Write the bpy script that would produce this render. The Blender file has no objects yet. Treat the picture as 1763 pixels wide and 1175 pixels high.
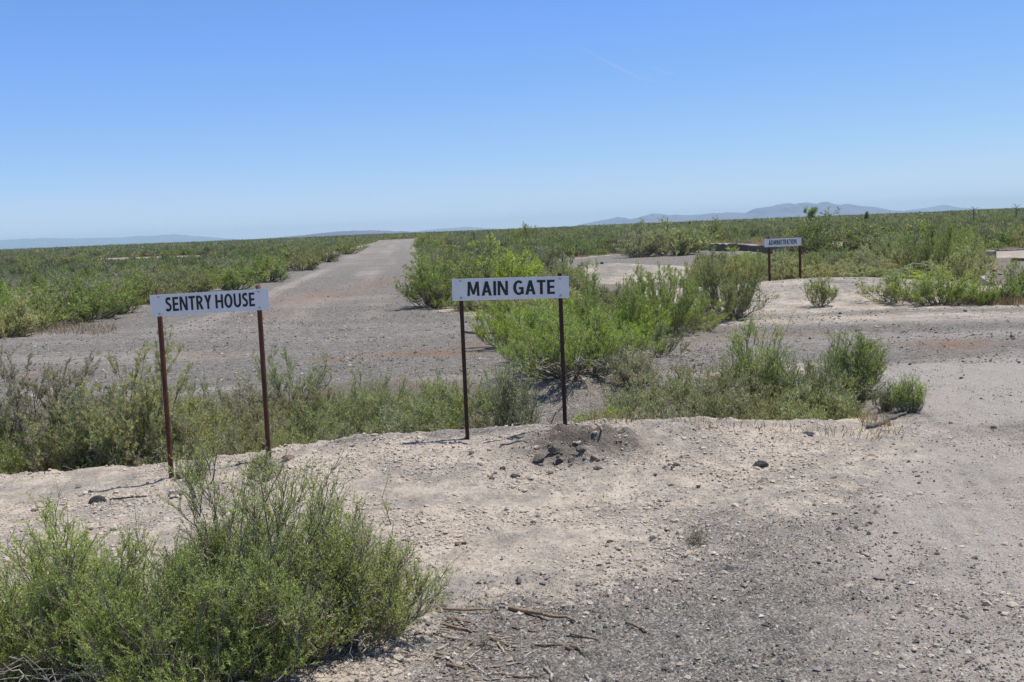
import bpy, math, random
import numpy as np
from mathutils import Matrix, Vector

S = bpy.context.scene
COL = S.collection
PI = math.pi

# ------------------------------------------------------------------ camera
F_PX, W_PX, H_PX = 1900.0, 1763.0, 1175.0
ROLL, PITCH, CAM_H = math.radians(2.34), math.atan(193 / 1900.0), 1.6
FW = np.array([0, math.cos(PITCH), -math.sin(PITCH)])
UP = np.array([0, math.sin(PITCH), math.cos(PITCH)])
RT = np.array([1.0, 0, 0])
CAM = np.array([0, 0, CAM_H])


def ray(px, py):
    du, dv = px - W_PX / 2, py - H_PX / 2
    u = du * math.cos(ROLL) - dv * math.sin(ROLL)
    v = du * math.sin(ROLL) + dv * math.cos(ROLL)
    return u * RT - v * UP + F_PX * FW


def project(x, y, z):
    d = np.stack([x, y, np.asarray(z) - CAM_H], -1)
    f = d @ FW
    u, v = (d @ RT) / f * F_PX, -(d @ UP) / f * F_PX
    du = u * math.cos(ROLL) + v * math.sin(ROLL)
    dv = -u * math.sin(ROLL) + v * math.cos(ROLL)
    return du + W_PX / 2, dv + H_PX / 2, f


# ------------------------------------------------------------------ noise
def _hash(ix, iy, seed):
    h = (ix.astype(np.int64) * 374761393 + iy.astype(np.int64) * 668265263 + seed * 974634777) & 0xFFFFFFFF
    h = ((h ^ (h >> 13)) * 1274126177) & 0xFFFFFFFF
    h = (h ^ (h >> 16)) & 0xFFFFFF
    return h / float(0xFFFFFF)


def vnoise(x, y, seed=0):
    x, y = np.asarray(x, float), np.asarray(y, float)
    ix, iy = np.floor(x), np.floor(y)
    fx, fy = x - ix, y - iy
    fx, fy = fx * fx * (3 - 2 * fx), fy * fy * (3 - 2 * fy)
    a, b = _hash(ix, iy, seed), _hash(ix + 1, iy, seed)
    c, d = _hash(ix, iy + 1, seed), _hash(ix + 1, iy + 1, seed)
    return (a + (b - a) * fx) * (1 - fy) + (c + (d - c) * fx) * fy - 0.5


def fbm(x, y, octv=4, seed=0):
    s, a = 0, 1.0
    for k in range(octv):
        s = s + a * vnoise(x * 2 ** k, y * 2 ** k, seed + k * 17)
        a *= 0.5
    return s


def sst(a, b, x):
    t = np.clip((np.asarray(x, float) - a) / (b - a), 0, 1)
    return t * t * (3 - 2 * t)


# ------------------------------------------------------------------ terrain
def gz_smooth(x, y):
    x, y = np.asarray(x, float), np.asarray(y, float)
    z = np.zeros(np.broadcast(x, y).shape)
    near = sst(3.5, 6.0, y) * (1 - sst(11, 15, y))
    z = z - 0.13 * sst(-1.4, -2.9, x) * near
    z = z + 0.075 * np.exp(-((y - 8.05) / 0.8) ** 2) * sst(-2.0, -0.9, x) * (1 - sst(1.2, 2.6, x))
    lin = sst(3.3, 2.2, x)
    yd0 = 8.45 + 0.12 * np.sin(x * 1.7) + 0.05 * x
    prof = sst(yd0, yd0 + 1.0, y) * (1 - sst(10.4, 12.0, y - 0.1 * x))
    z = z - 0.40 * prof * lin
    # rubble heap at the right foot of the middle sign
    z = z + 0.12 * np.exp(-(((x - 0.44) / 0.36) ** 2 + ((y - 7.60) / 0.27) ** 2))
    # sandy mound at the far sign, sandy mound in the middle distance
    z = z + 0.31 * np.exp(-(((x - 6.5) / 3.0) ** 2 + ((y - 23.0) / 2.6) ** 2))
    z = z + 0.32 * np.exp(-(((x - 3.3) / 2.2) ** 2 + ((y - 36) / 5.0) ** 2))
    z = z + 0.30 * np.exp(-(((x - 40) / 14) ** 2 + ((y - 44) / 7.0) ** 2))
    z = z + 0.40 * np.exp(-(((x + 45) / 26) ** 2 + ((y - 102) / 16.0) ** 2))
    z = z + 0.04 * vnoise(x / 3.1, y / 3.1, 3)
    z = z + 0.9 * fbm(x / 95, y / 95, 3, 9) * sst(60, 260, np.hypot(x, y))
    return z


def seg_dist(x, y, poly):
    """signed distance to polygon, negative inside"""
    d = np.full(x.shape, 1e9)
    ins = np.zeros(x.shape, bool)
    n = len(poly)
    for i in range(n):
        ax, ay = poly[i]
        bx, by = poly[(i + 1) % n]
        ex, ey = bx - ax, by - ay
        t = np.clip(((x - ax) * ex + (y - ay) * ey) / (ex * ex + ey * ey + 1e-12), 0, 1)
        d = np.minimum(d, np.hypot(x - ax - t * ex, y - ay - t * ey))
        c = (ay > y) != (by > y)
        with np.errstate(divide='ignore', invalid='ignore'):
            xi = ax + (y - ay) * ex / (ey if abs(ey) > 1e-9 else 1e-9)
        ins ^= c & (x < xi)
    return np.where(ins, -d, d)


def flat_at(px, py, z=0.0):
    d = ray(px, py)
    t = (z - CAM_H) / d[2]
    return (d[0] * t, d[1] * t)


SAND = [flat_at(*p) for p in [(-500, 790), (150, 805), (290, 800), (600, 772), (850, 752), (1060, 758), (1260, 745), (1450, 735), (1575, 742),
                              (1490, 800), (1410, 880), (1215, 890), (1200, 1000), (1080, 1015), (980, 1045), (760, 1035), (720, 1300), (-300, 1300)]]
TRACK = [flat_at(*p) for p in [(1540, 765), (1690, 770), (1650, 870), (1600, 960), (1480, 1010), (1500, 900)]]
DUST_R = [flat_at(*p) for p in [(1500, 640), (1763, 610), (1900, 700), (1763, 735), (1620, 745), (1600, 690)]]
DUST_R2 = [flat_at(*p) for p in [(1690, 960), (1900, 930), (1900, 1250), (1700, 1160), (1720, 1050)]]


def road_near(x):
    return 12.3 - 0.11 * x


def road_far(x):
    return 19.3 - 0.2 * x


def road_l(y):
    return -9.2 - 0.092 * (y - 27)


def road_r(y):
    return -2.2 - 0.079 * (y - 25)


def road_sd(x, y):
    """negative on the gravel roads"""
    d1 = np.maximum(road_near(x) - y, y - road_far(x))
    w = np.maximum(road_l(y) - x, x - road_r(y))
    d2 = np.maximum(w, np.maximum(15 - y, y - 285))
    # flare of the junction on both sides
    fl = np.maximum(road_l(y) - 5 * sst(28, 19, y) - x, x - (road_r(y) + 2.6 * sst(24, 17, y)))
    d3 = np.maximum(fl, np.maximum(15 - y, y - 30))
    return np.minimum(np.minimum(d1, d2), d3)


def drive_sd(x, y):
    left = np.where(y < 8.2, -1.4, 3.0 + 0.1 * (y - 8.2))
    return np.maximum(np.maximum(left - x, x - 60), np.maximum(-40 - y, y - 13))


PAD = [(2.0, 40), (7, 39), (13, 41), (16, 47), (14, 57), (6, 60), (1.0, 52)]
BARE = [((3.3, 35.5), 2.6, 5.5), ((6.0, 22.0), 3.6, 4.2), ((40, 42), 13, 6.5), ((17, 61), 5, 5), ((-6, 88), 4, 8), ((22.0, 31.0), 2.0, 3.5), ((19, 38), 3, 3)]


def bare_sd(x, y):
    d = seg_dist(x, y, PAD)
    for (c, rx, ry) in BARE:
        d = np.minimum(d, (np.hypot((x - c[0]) / rx, (y - c[1]) / ry) - 1) * min(rx, ry))
    # pale strip far out on the left
    d = np.minimum(d, np.maximum(np.abs(y - 92 - 5 * np.sin(x / 9.0)) - 11, np.maximum(x + 20, -75 - x)) + 13 * vnoise(x / 5.0, y / 7.0, 47))
    return d


def gz(x, y):
    """terrain with the small lumps that are modelled in the mesh"""
    x, y = np.asarray(x, float), np.asarray(y, float)
    z = gz_smooth(x, y)
    k = 1 - sst(14, 24, np.hypot(x, y))
    rd = sst(-0.2, 0.5, road_sd(x, y)) * (0.35 + 0.65 * sst(2.2, 1.2, x - 0.25 * (y - 5)))
    z = z + 0.028 * fbm(x / 0.33, y / 0.33, 3, 21) * k * (0.4 + 0.6 * rd)
    lump = np.maximum(fbm(x / 0.10, y / 0.07, 3, 5), 0)
    z = z + 0.042 * lump * k * (0.12 + 0.88 * rd)
    heap = np.exp(-(((x - 0.42) / 0.42) ** 2 + ((y - 7.65) / 0.4) ** 2))
    z = z + 0.05 * heap * fbm(x / 0.05, y / 0.05, 3, 79)
    z = z + 0.20 * heap * np.maximum(fbm(x / 0.16, y / 0.13, 4, 77), -0.25)
    return z


def gz1(x, y):
    return float(gz(np.array([x]), np.array([y]))[0])


def ground_at(px, py):
    d = ray(px, py)
    d = d / d[1]
    ys = np.concatenate([np.arange(2.0, 30, 0.01), np.geomspace(30, 4000, 3000)])
    z = CAM_H + d[2] * ys
    g = gz(d[0] * ys, ys)
    i = np.argmax(z < g)
    y = ys[i]
    return np.array([d[0] * y, y, g[i]])


def at_depth(px, py, Y):
    d = ray(px, py)
    return CAM + d * (Y / d[1])


# ------------------------------------------------------------------ object helpers
def mesh_obj(name, verts, faces_flat, loop_tot, mats, parent=None, smooth=False, attrs=None, mat_idx=None, link=True):
    me = bpy.data.meshes.new(name)
    verts = np.asarray(verts, np.float32).reshape(-1, 3)
    faces_flat = np.asarray(faces_flat, np.int32).ravel()
    loop_tot = np.asarray(loop_tot, np.int32)
    me.vertices.add(len(verts))
    me.vertices.foreach_set('co', verts.ravel())
    me.loops.add(len(faces_flat))
    me.loops.foreach_set('vertex_index', faces_flat)
    me.polygons.add(len(loop_tot))
    st = np.concatenate([[0], np.cumsum(loop_tot)[:-1]]).astype(np.int32)
    me.polygons.foreach_set('loop_start', st)
    if mat_idx is not None:
        me.polygons.foreach_set('material_index', np.asarray(mat_idx, np.int32))
    me.polygons.foreach_set('use_smooth', np.full(len(loop_tot), smooth, bool))
    for k, v in (attrs or {}).items():
        at = me.attributes.new(k, 'FLOAT', 'POINT')
        at.data.foreach_set('value', np.asarray(v, np.float32))
    me.update(calc_edges=True)
    for m in (mats if isinstance(mats, (list, tuple)) else [mats]):
        me.materials.append(m)
    o = bpy.data.objects.new(name, me)
    if link:
        COL.objects.link(o)
    if parent is not None:
        o.parent = parent
    return o


class MB:
    """collects pieces, then links them as ONE mesh object"""

    def __init__(s):
        s.v, s.f, s.t, s.n = [], [], [], 0

    def add(s, verts, faces):
        verts = np.asarray(verts, float).reshape(-1, 3)
        for f in faces:
            s.f.extend(i + s.n for i in f)
            s.t.append(len(f))
        s.v.append(verts)
        s.n += len(verts)

    def arr(s, verts, quads):
        verts = np.asarray(verts, float).reshape(-1, 3)
        q = np.asarray(quads)
        s.f.extend((q + s.n).ravel().tolist())
        s.t.extend([q.shape[1]] * len(q))
        s.v.append(verts)
        s.n += len(verts)

    def box(s, x0, x1, y0, y1, z0, z1, bev=0.0):
        c = [(x, y, z) for z in (z0, z1) for (x, y) in ((x0, y0), (x1, y0), (x1, y1), (x0, y1))]
        s.add(c, [(3, 2, 1, 0), (4, 5, 6, 7), (0, 1, 5, 4), (1, 2, 6, 5), (2, 3, 7, 6), (3, 0, 4, 7)])

    def tube(s, pts, rad, sides=8, cap=True):
        pts = np.asarray(pts, float)
        n = len(pts)
        rad = np.broadcast_to(np.asarray(rad, float), (n,))
        v, q = tubes(pts[None], rad[None], sides)
        s.arr(v, q)
        if cap:
            b = s.n - n * sides
            s.f.extend(b + i for i in range(sides - 1, -1, -1)); s.t.append(sides)
            s.f.extend(s.n - sides + i for i in range(sides)); s.t.append(sides)

    def build(s, name, mat, parent=None, smooth=False):
        return mesh_obj(name, np.concatenate(s.v), s.f, s.t, mat, parent, smooth)


def tubes(P, R, sides=3):
    """P (N,n,3) polylines, R (N,n) radii -> verts, quads"""
    N, n, _ = P.shape
    T = np.empty_like(P)
    T[:, 1:-1] = P[:, 2:] - P[:, :-2]
    T[:, 0] = P[:, 1] - P[:, 0]
    T[:, -1] = P[:, -1] - P[:, -2]
    T /= np.linalg.norm(T, axis=-1, keepdims=True) + 1e-9
    ref = np.where(np.abs(T[:, :1, 2:3]) > 0.9, np.array([1.0, 0, 0]), np.array([0, 0, 1.0]))
    A = np.cross(T, np.broadcast_to(ref, T.shape))
    A /= np.linalg.norm(A, axis=-1, keepdims=True) + 1e-9
    B = np.cross(T, A)
    ang = np.arange(sides) * 2 * PI / sides
    V = P[:, :, None] + R[:, :, None, None] * (A[:, :, None] * np.cos(ang)[:, None] + B[:, :, None] * np.sin(ang)[:, None])
    i = np.arange(N)[:, None, None] * n * sides
    j = np.arange(n - 1)[None, :, None] * sides
    k = np.arange(sides)[None, None, :]
    k2 = (k + 1) % sides
    q = np.stack([i + j + k, i + j + k2, i + j + sides + k2, i + j + sides + k], -1).reshape(-1, 4)
    return V.reshape(-1, 3), q


def tag(o, label=None, cat=None, group=None, kind=None):
    if label: o['label'] = label
    if cat: o['category'] = cat
    if group: o['group'] = group
    if kind: o['kind'] = kind
    return o


def empty(name, loc, rz=0.0):
    o = bpy.data.objects.new(name, None)
    o.empty_display_size = 0.1
    o.location = loc
    o.rotation_euler = (0, 0, rz)
    COL.objects.link(o)
    return o


# ------------------------------------------------------------------ materials
def new_mat(name):
    m = bpy.data.materials.new(name)
    m.use_nodes = True
    nt = m.node_tree
    nt.nodes.clear()
    out = nt.nodes.new('ShaderNodeOutputMaterial')
    return m, nt, out


def N(nt, typ, **kw):
    n = nt.nodes.new(typ)
    for k, v in kw.items():
        if k in n.inputs.keys() if isinstance(k, str) else False:
            n.inputs[k].default_value = v
        else:
            setattr(n, k, v)
    return n


def ramp(nt, fac, stops, interp='LINEAR'):
    r = nt.nodes.new('ShaderNodeValToRGB')
    r.color_ramp.interpolation = interp
    el = r.color_ramp.elements
    while len(el) > 1:
        el.remove(el[-1])
    el[0].position = stops[0][0]
    el[0].color = (*stops[0][1], 1)
    for p, c in stops[1:]:
        e = el.new(p)
        e.color = (*c, 1)
    nt.links.new(fac, r.inputs['Fac'])
    return r.outputs['Color']


def mix(nt, fac, a, b, typ='MIX'):
    m = nt.nodes.new('ShaderNodeMix')
    m.data_type = 'RGBA'
    m.blend_type = typ
    for sock, val in ((m.inputs[0], fac), (m.inputs[6], a), (m.inputs[7], b)):
        if isinstance(val, (int, float)):
            sock.default_value = val
        elif isinstance(val, tuple):
            sock.default_value = (*val, 1)
        else:
            nt.links.new(val, sock)
    return m.outputs[2]


def math_n(nt, op, a, b=None, clamp=False):
    m = nt.nodes.new('ShaderNodeMath')
    m.operation = op
    m.use_clamp = clamp
    for sock, val in ((m.inputs[0], a), (m.inputs[1], b)):
        if val is None: continue
        if isinstance(val, (int, float)):
            sock.default_value = val
        else:
            nt.links.new(val, sock)
    return m.outputs[0]


def tex(nt, typ, vec, **kw):
    n = nt.nodes.new(typ)
    for k, v in kw.items():
        if k in n.inputs: n.inputs[k].default_value = v
        else: setattr(n, k, v)
    nt.links.new(vec, n.inputs['Vector'])
    return n


def plain_mat(name, stops, scale=20, rough=0.8, bump=0.0, bscale=60, metallic=0.0, stretch=None, detail=5):
    m, nt, out = new_mat(name)
    tc = nt.nodes.new('ShaderNodeTexCoord').outputs['Object']
    if stretch:
        mp = nt.nodes.new('ShaderNodeMapping')
        mp.inputs['Scale'].default_value = stretch
        nt.links.new(tc, mp.inputs[0]); tc = mp.outputs[0]
    n = tex(nt, 'ShaderNodeTexNoise', tc, Scale=scale, Detail=detail, Roughness=0.65)
    c = ramp(nt, n.outputs['Fac'], stops)
    b = N(nt, 'ShaderNodeBsdfPrincipled', Roughness=rough, Metallic=metallic)
    nt.links.new(c, b.inputs['Base Color'])
    if bump:
        n2 = tex(nt, 'ShaderNodeTexNoise', tc, Scale=bscale, Detail=4)
        bp = N(nt, 'ShaderNodeBump', Strength=bump, Distance=0.01)
        nt.links.new(n2.outputs['Fac'], bp.inputs['Height'])
        nt.links.new(bp.outputs[0], b.inputs['Normal'])
    nt.links.new(b.outputs[0], out.inputs[0])
    return m


def leaf_mat(name, dark, mid, light, dry, dryp=0.12, tint_attr=False, gain=(2.52, 2.20, 2.40)):
    m, nt, out = new_mat(name)
    g = nt.nodes.new('ShaderNodeNewGeometry')
    r = g.outputs['Random Per Island']
    c = ramp(nt, r, [(0.0, dark), (0.45, mid), (1 - dryp - 0.02, light), (1 - dryp + 0.02, dry), (1.0, dry)])
    if tint_attr:
        at = N(nt, 'ShaderNodeAttribute', attribute_name='tint')
        t = at.outputs['Fac']
        c = mix(nt, 1.0, c, ramp(nt, t, [(0.0, (0.62, 0.66, 0.66)), (0.3, (1.0, 0.95, 1.1)), (0.6, (0.86, 0.97, 0.8)), (0.85, (1.1, 1.05, 1.1)), (1.0, (1.15, 1.1, 1.1))]), 'MULTIPLY')
    else:
        oi = nt.nodes.new('ShaderNodeObjectInfo')
        t = oi.outputs['Random']
    c = mix(nt, 1.0, c, gain, 'MULTIPLY')
    c2 = ramp(nt, t, [(0.0, (0.70, 0.76, 0.78)), (0.35, (1.0, 0.96, 1.2)), (0.7, (0.88, 1.03, 0.85)), (1.0, (1.14, 1.14, 0.95))])
    c = mix(nt, 1.0, c, c2, 'MULTIPLY')
    d = N(nt, 'ShaderNodeBsdfPrincipled', Roughness=0.62)
    d.inputs['Specular IOR Level'].default_value = 0.35
    nt.links.new(c, d.inputs['Base Color'])
    tr = nt.nodes.new('ShaderNodeBsdfTranslucent')
    ct = mix(nt, 1.0, c, (1.1, 1.08, 0.75), 'MULTIPLY')
    nt.links.new(ct, tr.inputs['Color'])
    ms = nt.nodes.new('ShaderNodeMixShader')
    ms.inputs[0].default_value = 0.48
    nt.links.new(d.outputs[0], ms.inputs[1])
    nt.links.new(tr.outputs[0], ms.inputs[2])
    nt.links.new(ms.outputs[0], out.inputs[0])
    return m


LEAF = {
    'green': leaf_mat('leaf_green', (0.060, 0.085, 0.028), (0.105, 0.145, 0.042), (0.165, 0.205, 0.062), (0.30, 0.27, 0.15), 0.10),
    'bright': leaf_mat('leaf_bright_green', (0.078, 0.115, 0.032), (0.140, 0.190, 0.050), (0.220, 0.265, 0.078), (0.30, 0.28, 0.13), 0.07, gain=(2.72, 2.50, 2.3)),
    'grey': leaf_mat('leaf_grey_green', (0.090, 0.104, 0.054), (0.145, 0.165, 0.084), (0.210, 0.225, 0.120), (0.29, 0.26, 0.19), 0.16, gain=(2.75, 2.45, 2.7)),
    'near': leaf_mat('leaf_near_green', (0.060, 0.085, 0.028), (0.110, 0.145, 0.042), (0.165, 0.200, 0.064), (0.21, 0.20, 0.125), 0.16, gain=(4.25, 3.95, 3.05)),
    'yellow': leaf_mat('leaf_yellow_green', (0.095, 0.118, 0.048), (0.150, 0.178, 0.070), (0.215, 0.238, 0.098), (0.33, 0.29, 0.16), 0.14),
}
FAR_LEAF = leaf_mat('leaf_field', (0.068, 0.088, 0.036), (0.110, 0.138, 0.052), (0.155, 0.172, 0.082), (0.23, 0.21, 0.15), 0.08, tint_attr=True, gain=(2.35, 2.05, 2.35))
BARK = plain_mat('bark_grey_brown', [(0.3, (0.11, 0.088, 0.066)), (0.7, (0.30, 0.26, 0.205))], 30, 0.9)
DEADWOOD = plain_mat('bleached_wood', [(0.3, (0.20, 0.17, 0.14)), (0.7, (0.46, 0.41, 0.35))], 25, 0.85)
DARKWOOD = plain_mat('dark_dead_wood', [(0.3, (0.06, 0.05, 0.042)), (0.7, (0.20, 0.175, 0.15))], 25, 0.9)
STICK = plain_mat('dry_stick_wood', [(0.25, (0.10, 0.06, 0.035)), (0.55, (0.27, 0.18, 0.11)), (0.8, (0.42, 0.32, 0.22))], 14, 0.85, 0.5, 90)
PALE_STICK = plain_mat('pale_stick_wood', [(0.25, (0.26, 0.20, 0.15)), (0.7, (0.52, 0.44, 0.36))], 18, 0.85, 0.4, 90)
RUST = plain_mat('rusty_steel', [(0.3, (0.035, 0.011, 0.007)), (0.55, (0.095, 0.026, 0.012)), (0.8, (0.17, 0.05, 0.02))], 22, 0.75, 0.5, 160, stretch=(1, 1, 0.35))
RUST_DARK = plain_mat('dark_rusty_steel', [(0.3, (0.025, 0.011, 0.008)), (0.6, (0.05, 0.018, 0.012)), (0.85, (0.09, 0.03, 0.016))], 22, 0.8, 0.5, 160, stretch=(1, 1, 0.35))
BOLT = plain_mat('zinc_bolt', [(0.3, (0.30, 0.33, 0.36)), (0.7, (0.48, 0.50, 0.52))], 120, 0.42, metallic=0.6)
INK = plain_mat('black_lettering', [(0.3, (0.008, 0.008, 0.009)), (0.8, (0.016, 0.016, 0.017))], 40, 0.5)
PANEL = plain_mat('white_sign_paint', [(0.22, (0.50, 0.50, 0.50)), (0.36, (0.645, 0.66, 0.68)), (0.6, (0.70, 0.715, 0.735))], 9, 0.42, 0.05, 40, stretch=(1.6, 1, 0.5), detail=8)
RUBBER = plain_mat('black_rubber', [(0.3, (0.012, 0.012, 0.013)), (0.8, (0.05, 0.045, 0.042))], 30, 0.7, 0.3, 80)
CONCRETE = plain_mat('weathered_concrete', [(0.25, (0.20, 0.155, 0.12)), (0.55, (0.33, 0.27, 0.215)), (0.8, (0.46, 0.40, 0.33))], 2.2, 0.9, 0.7, 22, detail=8)
DARK_CONC = plain_mat('stained_concrete', [(0.25, (0.10, 0.075, 0.060)), (0.55, (0.19, 0.15, 0.12)), (0.8, (0.30, 0.25, 0.2))], 2.2, 0.9, 0.7, 22, detail=8)
ROCKS = {
    'grey': plain_mat('grey_stone', [(0.25, (0.11, 0.098, 0.092)), (0.6, (0.20, 0.18, 0.17)), (0.85, (0.32, 0.29, 0.27))], 18, 0.9, 0.6, 60),
    'brown': plain_mat('brown_stone', [(0.25, (0.10, 0.062, 0.045)), (0.6, (0.20, 0.13, 0.095)), (0.85, (0.33, 0.23, 0.17))], 18, 0.9, 0.6, 60),
    'dark': plain_mat('dark_stone', [(0.25, (0.040, 0.036, 0.034)), (0.6, (0.085, 0.075, 0.070)), (0.85, (0.16, 0.14, 0.13))], 18, 0.9, 0.6, 60),
    'earth': plain_mat('dark_earth', [(0.25, (0.085, 0.068, 0.055)), (0.6, (0.15, 0.122, 0.100)), (0.85, (0.22, 0.185, 0.155))], 26, 0.95, 0.8, 70),
    'pale': plain_mat('pale_stone', [(0.25, (0.30, 0.25, 0.21)), (0.6, (0.44, 0.38, 0.33)), (0.85, (0.55, 0.49, 0.44))], 18, 0.9, 0.5, 60),
}
GRASS = leaf_mat('dry_grass', (0.22, 0.15, 0.075), (0.34, 0.245, 0.13), (0.44, 0.34, 0.2), (0.5, 0.4, 0.26), 0.2, gain=(1.05, 1.1, 1.15))


def ground_material():
    m, nt, out = new_mat('desert_ground')
    L = nt.links.new
    tc = nt.nodes.new('ShaderNodeTexCoord').outputs['Object']

    def attr(n):
        return N(nt, 'ShaderNodeAttribute', attribute_name=n).outputs['Fac']
    n_big = tex(nt, 'ShaderNodeTexNoise', tc, Scale=0.9, Detail=6, Roughness=0.62).outputs['Fac']
    n_mid = tex(nt, 'ShaderNodeTexNoise', tc, Scale=5.5, Detail=7, Roughness=0.72).outputs['Fac']
    n_fine = tex(nt, 'ShaderNodeTexNoise', tc, Scale=55, Detail=5, Roughness=0.75).outputs['Fac']
    n_clod = tex(nt, 'ShaderNodeTexNoise', tc, Scale=19, Detail=5, Roughness=0.7).outputs['Fac']
    n_blot = tex(nt, 'ShaderNodeTexNoise', tc, Scale=9, Detail=6, Roughness=0.8).outputs['Fac']
    v1 = tex(nt, 'ShaderNodeTexVoronoi', tc, Scale=105, Randomness=1.0)
    v2 = tex(nt, 'ShaderNodeTexVoronoi', tc, Scale=46, Randomness=1.0)
    # sand: pale pinkish crust, crumbly, with scattered dark grit
    sand = ramp(nt, n_mid, [(0.28, (0.355, 0.290, 0.226)), (0.48, (0.565, 0.467, 0.368)), (0.72, (0.69, 0.585, 0.475))])
    fine = ramp(nt, n_fine, [(0.32, (0.52, 0.51, 0.50)), (0.5, (0.98, 0.975, 0.97)), (0.7, (1.1, 1.09, 1.08))])
    sand = mix(nt, 0.8, sand, fine, 'MULTIPLY')
    grit = math_n(nt, 'LESS_THAN', v2.outputs['Color'], math_n(nt, 'ADD', 0.06, math_n(nt, 'MULTIPLY', n_big, 0.5)))
    gsz = math_n(nt, 'LESS_THAN', v2.outputs['Distance'], 0.42)
    grit = math_n(nt, 'MULTIPLY', grit, gsz)
    sand = mix(nt, math_n(nt, 'MULTIPLY', grit, 0.6), sand, (0.19, 0.16, 0.14))
    n_pat = tex(nt, 'ShaderNodeTexNoise', tc, Scale=1.9, Detail=7, Roughness=0.8).outputs['Fac']
    sand = mix(nt, ramp(nt, n_pat, [(0.45, (0, 0, 0)), (0.60, (0.92, 0.92, 0.92))]), sand, mix(nt, 0.7, (0.32, 0.275, 0.235), fine, 'MULTIPLY'))
    # gravel: pebbles of many greys
    peb = ramp(nt, v1.outputs['Color'], [(0.0, (0.082, 0.072, 0.064)), (0.3, (0.16, 0.142, 0.127)), (0.6, (0.265, 0.238, 0.212)), (0.85, (0.44, 0.39, 0.34)), (1.0, (0.70, 0.64, 0.56))])
    gl = ramp(nt, n_mid, [(0.3, (0.74, 0.74, 0.74)), (0.65, (1.15, 1.14, 1.13))])
    peb = mix(nt, 0.8, peb, gl, 'MULTIPLY')
    peb = mix(nt, 0.6, peb, fine, 'MULTIPLY')
    peb = mix(nt, 1.0, peb, ramp(nt, n_blot, [(0.33, (0.60, 0.60, 0.60)), (0.5, (1.0, 1.0, 0.99)), (0.66, (1.38, 1.36, 1.33))]), 'MULTIPLY')
    dustc = mix(nt, 0.6, (0.50, 0.435, 0.378), fine, 'MULTIPLY')
    dm = math_n(nt, 'ADD', attr('dust'), math_n(nt, 'MULTIPLY', math_n(nt, 'SUBTRACT', n_mid, 0.5), 1.1))
    dm = math_n(nt, 'MULTIPLY', ramp(nt, dm, [(0.15, (0, 0, 0)), (0.85, (1, 1, 1))]), 0.85)
    peb = mix(nt, dm, peb, dustc)
    gm = math_n(nt, 'ADD', attr('gravel'), math_n(nt, 'MULTIPLY', math_n(nt, 'SUBTRACT', n_blot, 0.5), 2.4))
    gm = math_n(nt, 'ADD', gm, math_n(nt, 'MULTIPLY', math_n(nt, 'SUBTRACT', n_fine, 0.5), 2.2))
    gm = ramp(nt, gm, [(0.30, (0, 0, 0)), (0.70, (1, 1, 1))])
    c = mix(nt, gm, sand, peb)
    # soil and litter under the scrub
    lit = ramp(nt, n_fine, [(0.25, (0.105, 0.082, 0.064)), (0.5, (0.21, 0.17, 0.135)), (0.75, (0.36, 0.29, 0.235))])
    lm = math_n(nt, 'ADD', attr('litter'), math_n(nt, 'MULTIPLY', math_n(nt, 'SUBTRACT', n_mid, 0.5), 1.2))
    lm = ramp(nt, lm, [(0.3, (0, 0, 0)), (0.7, (1, 1, 1))])
    c = mix(nt, lm, c, lit)
    rm = math_n(nt, 'MULTIPLY', attr('rust'), ramp(nt, n_mid, [(0.35, (0.25, 0.25, 0.25)), (0.6, (1, 1, 1))]))
    c = mix(nt, math_n(nt, 'MULTIPLY', attr('soil'), ramp(nt, n_blot, [(0.3, (0.5, 0.5, 0.5)), (0.55, (1, 1, 1))])), c, mix(nt, 0.8, (0.165, 0.135, 0.110), fine, 'MULTIPLY'))
    c = mix(nt, rm, c, mix(nt, 0.6, (0.33, 0.165, 0.075), fine, 'MULTIPLY'))
    # far plain beyond the modelled shrubs: low olive brush
    far = ramp(nt, tex(nt, 'ShaderNodeTexNoise', tc, Scale=0.12, Detail=8, Roughness=0.7).outputs['Fac'], [(0.3, (0.065, 0.075, 0.035)), (0.7, (0.13, 0.135, 0.07))])
    c = mix(nt, attr('brush'), c, far)
    b = N(nt, 'ShaderNodeBsdfPrincipled', Roughness=0.93)
    b.inputs['Specular IOR Level'].default_value = 0.2
    L(c, b.inputs['Base Color'])
    hgt = math_n(nt, 'ADD', math_n(nt, 'MULTIPLY', n_fine, 0.9), math_n(nt, 'MULTIPLY', math_n(nt, 'SUBTRACT', 0.6, v1.outputs['Distance']), math_n(nt, 'ADD', math_n(nt, 'MULTIPLY', gm, 0.8), 0.15)))
    hgt = math_n(nt, 'ADD', hgt, math_n(nt, 'MULTIPLY', n_mid, 1.4))
    hgt = math_n(nt, 'ADD', hgt, math_n(nt, 'MULTIPLY', n_clod, 2.6))
    bp = N(nt, 'ShaderNodeBump', Strength=0.9, Distance=0.013)
    L(hgt, bp.inputs['Height'])
    L(bp.outputs[0], b.inputs['Normal'])
    L(b.outputs[0], out.inputs[0])
    return m


GROUND_MAT = ground_material()


# ------------------------------------------------------------------ ground sheet
def axis(a, b, step, lo, hi, ratio):
    mid = np.arange(a, b + 1e-6, step)
    def grow(lim):
        xs, s, x = [], step, 0.0
        while x < lim:
            s = min(s * ratio, 2500.0)
            x += s
            xs.append(x)
        return np.array(xs)
    return np.concatenate([a - grow(a - lo)[::-1], mid, b + grow(hi - b)])


XS = axis(-4.6, 4.6, 0.028, -17000, 17000, 1.03)
YS = axis(3.0, 9.6, 0.028, -4000, 17000, 1.03)


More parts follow.
